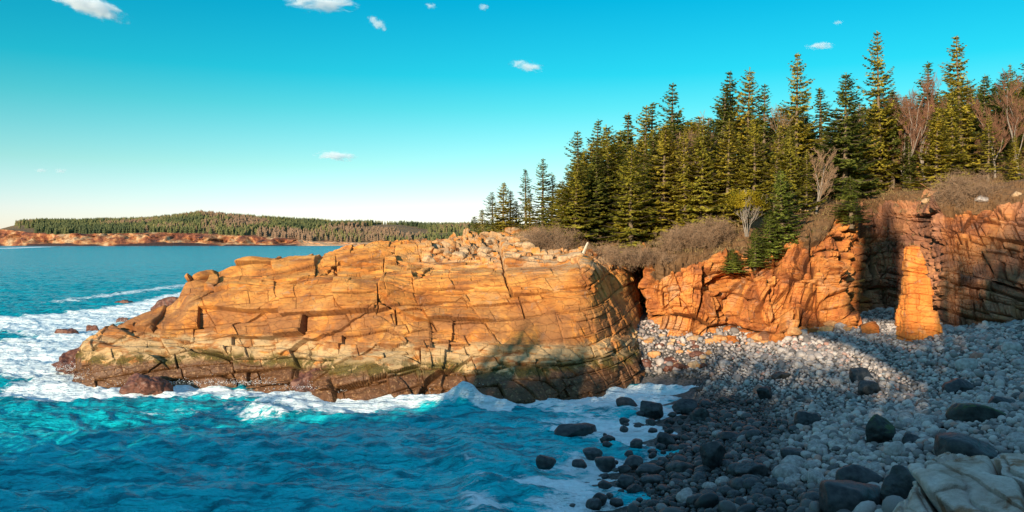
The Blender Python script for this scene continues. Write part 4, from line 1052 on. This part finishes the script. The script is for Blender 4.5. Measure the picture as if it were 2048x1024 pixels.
# the pale ledge in the near right corner
def ledge_mesh():
    C2 = [[(1815, 1100, 11.5), (1822, 1010, 12.3), (1836, 950, 13.2), (1860, 925, 14.2), (1900, 925, 15.5), (1900, 960, 17)],
          [(1850, 1120, 11.2), (1855, 1010, 12.0), (1862, 945, 13.0), (1890, 918, 14.2), (1930, 912, 15.6), (1930, 950, 17)],
          [(1930, 1140, 10.8), (1930, 1020, 11.6), (1940, 950, 12.7), (1960, 912, 14.0), (1985, 900, 15.6), (1985, 940, 17)],
          [(2020, 1150, 10.4), (2020, 1030, 11.2), (2030, 950, 12.4), (2040, 902, 13.8), (2050, 886, 15.4), (2050, 930, 17)],
          [(2150, 1150, 10.0), (2150, 1030, 10.8), (2150, 950, 12.0), (2150, 890, 13.4), (2150, 862, 15.0), (2150, 900, 17)],
          [(2300, 1150, 9.6), (2300, 1030, 10.4), (2300, 940, 11.6), (2300, 880, 13.0), (2300, 850, 15.0), (2300, 900, 17)]]
    G = [[pt(*c[0]) + [0, -.2, -3.5]] + [pt(*p) for p in c] + [pt(*c[-1]) + [0, .6, -4]] for c in C2]
    G = [[p + [-.25, .1, -.1 - 2.0] for p in G[0]]] + G
    S = sheet(G, 700, 640); N = grid_normals(blur(S, 5))
    if N[250, 120, 1] > 0: N = -N
    a = S[..., 0] + .4 * S[..., 2]; b = S[..., 2] + .32 * S[..., 0] - .15 * S[..., 1] + .25 * fbm(S, .5, 91, 3); c = S[..., 1]
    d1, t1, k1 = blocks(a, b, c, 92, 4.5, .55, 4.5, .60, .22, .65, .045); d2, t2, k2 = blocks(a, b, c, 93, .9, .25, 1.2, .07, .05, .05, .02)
    d = d1 + d2 + .05 * fbm(S, .8, 94, 4) + .02 * fbm(S, 5, 95, 4, .6)
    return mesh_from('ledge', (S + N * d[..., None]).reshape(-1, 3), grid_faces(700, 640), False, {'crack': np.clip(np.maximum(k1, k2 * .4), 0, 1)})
def ledge_mat():
    t = NT('pale_granite'); p = t.pos(); n = t.noise(p, 1.6, 6, .6); n2 = t.noise(p, 9, 6, .7); n3 = t.noise(p, 45, 3, .7)
    c = t.ramp(n, [(.3, (.46, .31, .22)), (.5, (.70, .55, .45)), (.7, (.82, .70, .61))])
    c = t.mix(.5, c, t.ramp(n2, [(.3, (.6, .55, .5)), (.7, (1.2, 1.2, 1.2))]), 'MULTIPLY')
    c = t.mix(t.step(t.noise(t.scale(p, (1, 1, .35)), 1.1, 5, .6, .6), .55, .66), c, t.mix(1.0, c, (.62, .40, .26), 'MULTIPLY'))
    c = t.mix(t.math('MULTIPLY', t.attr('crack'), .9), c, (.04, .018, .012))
    return t.base(c, .85, t.bump(t.math('ADD', n2, t.math('MULTIPLY', n3, .6)), 1.0, .06))
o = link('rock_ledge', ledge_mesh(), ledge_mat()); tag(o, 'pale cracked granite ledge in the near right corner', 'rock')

# the stone stack ("monument")
def stack_mesh():
    nz, na = 520, 420; Hs = 7.35
    prof_h = [0, 1.25, 1.35, 2.3, 2.4, 3.6, 4.9, 5.0, 5.9, 6.6, 7.35]
    wl_ = [1.30, 1.25, 1.22, 1.15, 1.06, 1.02, .95, .86, .84, .80, .74]
    wr_ = [1.60, 1.55, 1.45, 1.40, 1.00, 1.00, .88, .72, .52, .34, .12]
    zz = np.linspace(0, Hs, nz); L = np.interp(zz, prof_h, wl_); Rr = np.interp(zz, prof_h, wr_)
    an = np.linspace(0, 2 * math.pi, na); ca, sa = np.cos(an), np.sin(an); sq = (np.abs(ca) ** 5 + np.abs(sa) ** 5) ** (-1 / 5)
    Xs = np.where(ca[:, None] > 0, Rr[None], L[None]) * (ca * sq)[:, None]
    Ys = (.5 * (L + Rr))[None] * (sa * sq)[:, None] * .85
    S = np.stack([Xs, Ys, np.broadcast_to(zz[None], Xs.shape)], -1)
    N = norm(S * [1, 1, 0] + [0, 0, .001])
    b = S[..., 2] + .12 * S[..., 0] + .2 * fbm(S, .5, 5, 2); a = S[..., 0] + S[..., 1] * .3; c = S[..., 1]
    d1, t1, k1 = blocks(a, b, c, 96, 1.9, 1.3, 1.8, .34, .10, .26, .05); d2, t2, k2 = blocks(a, b, c, 97, .6, .5, .6, .09, .07, .08, .03)
    d = d1 * .7 + d2 + .05 * fbm(S, 1.1, 98, 4)
    d[-1] = d[0]
    S = S + N * d[..., None]
    top = np.repeat(S[:, -1:, :].mean(0, keepdims=True), na, 0) + [0, 0, .15]
    S = np.concatenate([S, top], 1)
    t_ = np.concatenate([np.clip(.6 * t1 + .4 * t2, 0, 1), np.full((na, 1), .5)], 1)
    return mesh_from('sea_stack', S.reshape(-1, 3), grid_faces(na, nz + 1), False, {'tone': t_})
p = pt(1832, 672, 63.5)
o = link('sea_stack', stack_mesh(), M_STACK); o.location = (p[0], p[1], p[2] - .3); tag(o, 'tall tapering orange granite pillar standing on the cobbles before the cliff', 'rock pillar')

# rocks in the wash off the tip and at the foot of the promontory
for i, (u0, v0, u1, v1, mt, lab) in enumerate([
  (248, 742, 344, 778, M_TIDEROCK, 'brown weedy boulder against the foot of the promontory near its tip'),
  (588, 738, 668, 776, M_TIDEROCK, 'dark brown rock with water spilling over it in the notch'),
  (96, 698, 200, 738, M_TIDEROCK, 'jagged brown reef rock awash beyond the tip'),
  (172, 684, 262, 724, M_TIDEROCK, 'dark brown shelf rock joining the tip to the reef'),
  (300, 596, 402, 628, M_TIDEROCK, 'dark wet slab with foam running off behind the promontory'),
  (230, 632, 256, 641, M_TIDEROCK, 'small dark rock poking through the foam beyond the wet slab'),
  (172, 649, 198, 655, M_TIDEROCK, 'thin dark rock farther out in the white wash'),
  (112, 657, 160, 663, M_TIDEROCK, 'flat sliver of rock farthest out in the white wash'),
  (226, 598, 268, 603, M_TIDEROCK, 'low dark rock at the far edge of the white wash'),
  (230, 652, 330, 676, M_TIDEROCK, 'brown rock shoulder on the wave side of the tip'),
]):
    Yb = CZ * F / (v1 - HZ); w = (u1 - u0) / F * Yb; uc = (u0 + u1) / 2
    Yc = Yb + w * .25; zt = CZ + (HZ - v0) / F * Yc; H_ = zt + 1.2
    me = rock_mesh('rock', 500 + i, (w * 1.05, w * .6, H_), 5, 16, 40, .16)
    o = link('tide_rock', me, mt); o.location = ((uc - 1024) / F * Yc, Yc, zt - H_ / 2); tag(o, lab, 'rock')

# boulders along the foot of the cliff and on the promontory's crest
rr = random.Random(9)
def on_land(u, v, w, name, mt, lab, grp, seed, Y0=60, Y1=104, shp=13, up=.3):
    Yb = Y0
    while Yb < Y1:
        x = (u - 1024) / F * Yb; zr = CZ + (HZ - v) / F * Yb
        zl = max(land_z(x, Yb, -5), float(beach_z(x, Yb)) if 50 < Yb < 86 and x > 9 else -5)
        if zr <= zl: break
        Yb += .25
    else: return None
    s = w / F * Yb; me = rock_mesh('rock', seed, (s, s * rr.uniform(.6, .9), s * rr.uniform(.5, .8)), 3 if w < 28 else 4, 12, shp, .05)
    o = link(name, me, mt); o.location = (x, Yb + .1 * s, zr + s * .12); o.rotation_euler = (0, 0, rr.uniform(-.4, .4)); tag(o, lab, 'rock', grp); return o
M_ORB = stone_material('orange_block', (.40, .17, .06), (.62, .33, .13), .85); M_BEIGE = stone_material('beige_block', (.36, .21, .11), (.56, .37, .20), .85)
o = link('crest_block', rock_mesh('rock', 690, (2.4, 2.4, 1.5), 5, 8, 30, .03), M_ORB); p = pt(522, 532, 84); o.location = p; tag(o, 'large square orange block standing out on the skyline of the promontory', 'rock')
for i in range(46):
    u = rr.uniform(850, 1160); v = rr.uniform(478 + max(0, 1000 - u) * .05, 525)
    on_land(u, v, rr.uniform(12, 34), 'crest_block', rr.choice([M_ORB, M_BEIGE, M_BEIGE]), 'weathered angular block in the rubble on the promontory crest', 'blocks on the promontory crest', 700 + i)
for i in range(34):
    u = rr.uniform(1275, 1440); v = rr.uniform(672, 742)
    on_land(u, v, rr.uniform(10, 30), 'rubble_block', rr.choice([M_BEIGE, M_ORB, M_TIDEROCK]), 'sunlit angular block in the rubble between promontory and cobbles', 'rubble beside the promontory', 800 + i)
for i in range(26):
    u = rr.uniform(1440, 1720); v = np.interp(u, [1440, 1540, 1600, 1700], [680, 684, 668, 654]) + rr.uniform(-6, 8)
    on_land(u, v, rr.uniform(12, 34), 'cliff_foot_block', rr.choice([M_ORB, M_STACK]), 'fallen orange block at the foot of the sunlit cliff', 'fallen blocks at the cliff foot', 850 + i)
for (u, v, w, mt, lab) in [(1205, 482, 30, M_BEIGE, 'pale rounded boulder above the brown thicket on the bank'), (1150, 518, 40, M_BEIGE, 'pale flat boulder left of the bleached snag'), (1060, 482, 32, M_DARKROCK, 'dark boulder left of the tall bushy bare shrub'),
        (1612, 428, 34, M_BEIGE, 'pale boulder on the cliff top left of the young bright spruce'), (1855, 405, 26, M_BEIGE, 'cream boulder at the brink above the stone stack'), (1965, 404, 34, M_PALE, 'upright pale boulder beside the leafless bush'), (2034, 392, 22, M_BEIGE, 'small cream boulder on the red bank at far right')]:
    on_land(u, v, w, 'boulder', mt, lab, None, int(u), 66, 100, 9)

# cobbles: the largest as objects, the rest as one mass
V2, F2 = ICO[2]; V3, F3 = ICO[3]
protos = []
for i in range(10):
    rg = np.random.default_rng(900 + i); P = V3 * [1, rg.uniform(.7, .9), rg.uniform(.5, .75)]
    P = P * (1 + .12 * fbm(V3, .9, 900 + i, 3))[:, None]; protos.append(P)
def wetness(x, y, z):
    # wet below the swash line
    return np.clip((1.75 - 1.1 * np.clip((y - 52) / 9, 0, 1) - z + .5 * noise3(np.stack([x, y, x * 0], -1), .22, 4)) / .5, 0, 1)
cell = .30; pts_ = []
xs = np.arange(2, 60, cell); ys = np.arange(22, 80, cell)
PX, PY = np.meshgrid(xs, ys, indexing='ij'); PX = (PX + (RNG.random(PX.shape) - .5) * cell * .9).ravel(); PY = (PY + (RNG.random(PY.shape) - .5) * cell * .9).ravel()
PZ = beach_z(PX, PY)
uu_ = 1024 + PX / PY * F; vv_ = HZ - (PZ - CZ) / PY * F
ok = (PZ > -.12) & (uu_ < 2420) & (uu_ > 1100) & (vv_ < 1060) & (vv_ > 600) & ((PZ > .0) | (RNG.random(len(PZ)) < .4))
for (x_, y_, r_) in BO_XY: ok &= (np.hypot(PX - x_, PY - y_) > r_ * .8)
# keep stones off the cliff itself
PX, PY, PZ, uu_, vv_ = PX[ok], PY[ok], PZ[ok], uu_[ok], vv_[ok]
big = RNG.random(len(PX)); size = .15 * np.exp(RNG.normal(0, .32, len(PX))) + .0
patch = noise3(np.stack([PX, PY, PX * 0], -1), .12, 8); size *= 1 + .35 * patch + .35 * np.clip((PY - 30) / -40 + .6, 0, 1)
size = np.where(big > .975, size * 2.0, size); zone_w = np.clip((1.3 - PZ) / .8, 0, 1); size *= 1 - .08 * zone_w; size = np.where((RNG.random(len(PX)) > .95) & (zone_w > .3), size * 2.3, size); size = np.clip(size, .08, .62)
wet_ = wetness(PX, PY, PZ)
tone_ = RNG.random(len(PX))
appar = size / PY * (uu_ < 2040) * (uu_ > 0) * (vv_ < 1015); order = np.argsort(-appar); sel = order[:250]; rest = order[250:]
def ang(n): return RNG.random(n) * 6.28
def stones(idx, Vp, Fp, seed):
    n = len(idx); rg = np.random.default_rng(seed)
    q = rg.normal(0, 1, (n, 4)) * [1, .22, .22, 1]; q = norm(q); w, x, y, z = q.T
    Rm = np.stack([1 - 2 * (y * y + z * z), 2 * (x * y - z * w), 2 * (x * z + y * w), 2 * (x * y + z * w), 1 - 2 * (x * x + z * z), 2 * (y * z - x * w), 2 * (x * z - y * w), 2 * (y * z + x * w), 1 - 2 * (x * x + y * y)], -1).reshape(n, 3, 3)
    L = Vp[None] * np.stack([np.ones(n), rg.uniform(.65, .95, n), rg.uniform(.5, .8, n)], -1)[:, None, :]
    L = L * (1 + .13 * rg.normal(0, 1, (n, 1, 1)) * Vp[None, :, :1] * Vp[None, :, 1:2] + .12 * rg.normal(0, 1, (n, 1, 1)) * Vp[None, :, 2:3] * Vp[None, :, :1])
    L = np.einsum('nij,nvj->nvi', Rm, L) * size[idx][:, None, None]
    C_ = np.stack([PX[idx], PY[idx], PZ[idx] + size[idx] * (.15 + .35 * rg.random(n))], -1)
    return (L + C_[:, None]).reshape(-1, 3), (Fp[None] + (np.arange(n) * len(Vp))[:, None, None]).reshape(-1, 3)
Vc, Fc_ = stones(rest, V2, F2, 1)
cob = link('pebbles', mesh_from('pebbles', Vc, Fc_, True, {'tone': np.repeat(tone_[rest], len(V2)), 'wet': np.repeat(wet_[rest], len(V2))}), M_COB)
tag(cob, 'rounded grey and dark wet cobbles covering the beach', kind='stuff')
pm = {}
for j, i in enumerate(sel):
    wetc = wet_[i] > .5; kk = (int(i) % 10, bool(wetc), bool(tone_[i] > .8))
    if kk not in pm:
        me = mesh_from('cobble', protos[kk[0]], F3, True); me.materials.append(M_WETCOB if wetc and not kk[2] else (M_DRYCOB if not wetc or kk[2] else M_WETCOB)); pm[kk] = me
    o = link('cobble', pm[kk]); s = size[i]; o.scale = (s, s, s); o.location = (PX[i], PY[i], PZ[i] + s * .3)
    o.rotation_euler = (random.uniform(-.25, .25), random.uniform(-.25, .25), random.uniform(0, 6.28))
    if wetc: tag(o, 'rounded wet cobble on the lower beach in the shade', 'cobble', 'large wet cobbles on the lower beach')
    else: tag(o, 'rounded dry grey cobble on the shaded beach', 'cobble', 'large dry cobbles on the beach')
# spray thrown up where the waves strike the rock
rg = np.random.default_rng(55); DP = []
for (u, v, wx, hh, n) in [(700, 772, 3.0, .8, 500), (800, 775, 2.5, .9, 600), (900, 772, 2.5, 1.3, 900), (960, 775, 1.8, 1.5, 1300), (985, 782, 1.2, 1.0, 900), (640, 765, 1.2, .9, 400), (165, 735, 1.6, 1.8, 700), (180, 752, 1.4, 1.4, 600), (130, 715, 2.5, 1.1, 600), (345, 600, 2.0, 1.0, 400), (250, 640, 3.0, .8, 400), (400, 762, 4, .5, 400), (540, 760, 4, .5, 400)]:
    q = sea_pt(u, max(v, 500) + 6); 
    c_ = np.stack([q[0] + rg.normal(0, wx, n), q[1] - .2 + rg.normal(0, .45, n), np.abs(rg.normal(0, hh * .5, n)) * (.4 + .6 * rg.random(n))], -1); c_[:, 2] *= np.exp(-((c_[:, 0] - q[0]) / (wx * 1.2)) ** 2) * (.6 + .8 * (noise3(c_ * [1, 0, 0], 1.6, 3) > 0)); c_[:, 2] += .05; DP.append(c_)
DP = np.concatenate(DP); nd = len(DP)
TV = np.array([(0, 0, 1), (.94, 0, -.33), (-.47, .82, -.33), (-.47, -.82, -.33)]); TF = np.array([(0, 1, 2), (0, 2, 3), (0, 3, 1), (1, 3, 2)])
Vs, Fs_ = scatter(TV, TF, DP, rg.uniform(.012, .045, nd), rg.uniform(.012, .045, nd))
tm_ = NT('spray'); tm_.base((.88, .93, .94), .6)
sp_ = link('sea_spray', mesh_from('sea_spray', Vs, Fs_, True), tm_.m); tag(sp_, 'white spray thrown up where the waves strike the rock', kind='stuff')
#==SKY==
# ------------------------------------------------------------------ small clouds
def cloud_mat(name, dens):
    t = NT(name); t.n.remove(t.b)
    pv = t.n.new('ShaderNodeVolumePrincipled'); o = t.n.new('ShaderNodeTexCoord').outputs['Object']
    ln = t.n.new('ShaderNodeVectorMath'); ln.operation = 'LENGTH'; t.l.new(o, ln.inputs[0])
    oi = t.n.new('ShaderNodeObjectInfo'); sh_ = t.n.new('ShaderNodeVectorMath'); sh_.operation = 'ADD'; t.l.new(o, sh_.inputs[0])
    rv = t.n.new('ShaderNodeCombineXYZ'); t.l.new(t.math('MULTIPLY', oi.outputs['Random'], 40), rv.inputs[0]); t.l.new(rv.outputs[0], sh_.inputs[1])
    n = t.noise(t.scale(sh_.outputs[0], (2.0, 2.0, 1.1)), 1.2, 6, .62, .5)
    dd = t.math('SUBTRACT', t.math('MULTIPLY', n, 1.55), t.math('MULTIPLY', ln.outputs['Value'], .55))
    m = t.step(dd, .38, .62)
    t.put(pv.inputs['Density'], t.math('MULTIPLY', m, dens)); pv.inputs['Color'].default_value = (1, 1, 1, 1); pv.inputs['Anisotropy'].default_value = 0.0
    t.l.new(pv.outputs[0], t.out.inputs['Volume']); return t.m
M_CL = cloud_mat('cloud', .014); M_CL2 = cloud_mat('thin_cloud', .014)
cme = None
for (u, v, w, h, mt, rot, lab) in [
  (180, 12, 175, 46, M_CL, .30, 'long streaky white cloud in the upper left corner'), (640, 6, 170, 34, M_CL, 0, 'flat white cloud cut by the top edge left of centre'),
  (755, 46, 50, 26, M_CL2, .5, 'small ragged cloud right of the flat white one'), (862, 12, 30, 14, M_CL2, 0, 'tiny faint cloud near the top, left of a brighter puff'),
  (968, 14, 28, 16, M_CL, 0, 'tiny bright puff near the top centre'), (1052, 132, 80, 24, M_CL, .15, 'small white cloud above the seaward trees'),
  (1640, 92, 66, 16, M_CL, .02, 'thin flat cloud left of the tallest spruce'), (1676, 45, 24, 11, M_CL2, 0, 'tiny wisp high above the thin flat cloud'),
  (672, 312, 100, 24, M_CL, .05, 'low grey lens shaped cloud over the bay'), (84, 341, 30, 12, M_CL2, 0, 'left one of two tiny grey clouds low over the headland'), (122, 342, 32, 12, M_CL2, 0, 'right one of two tiny grey clouds low over the headland')]:
    if cme is None:
        cme = mesh_from('cloud', ICO[3][0], ICO[3][1], True)
    me = cme.copy(); me.materials.clear(); me.materials.append(mt)
    D = 6500.0; o = link('cloud', me); o.location = tuple(pt(u, v, D)); o.scale = (w / F * D * .5, w / F * D * .4, h / F * D * .5); o.rotation_euler = (0, rot, 0)
    tag(o, lab, 'cloud')
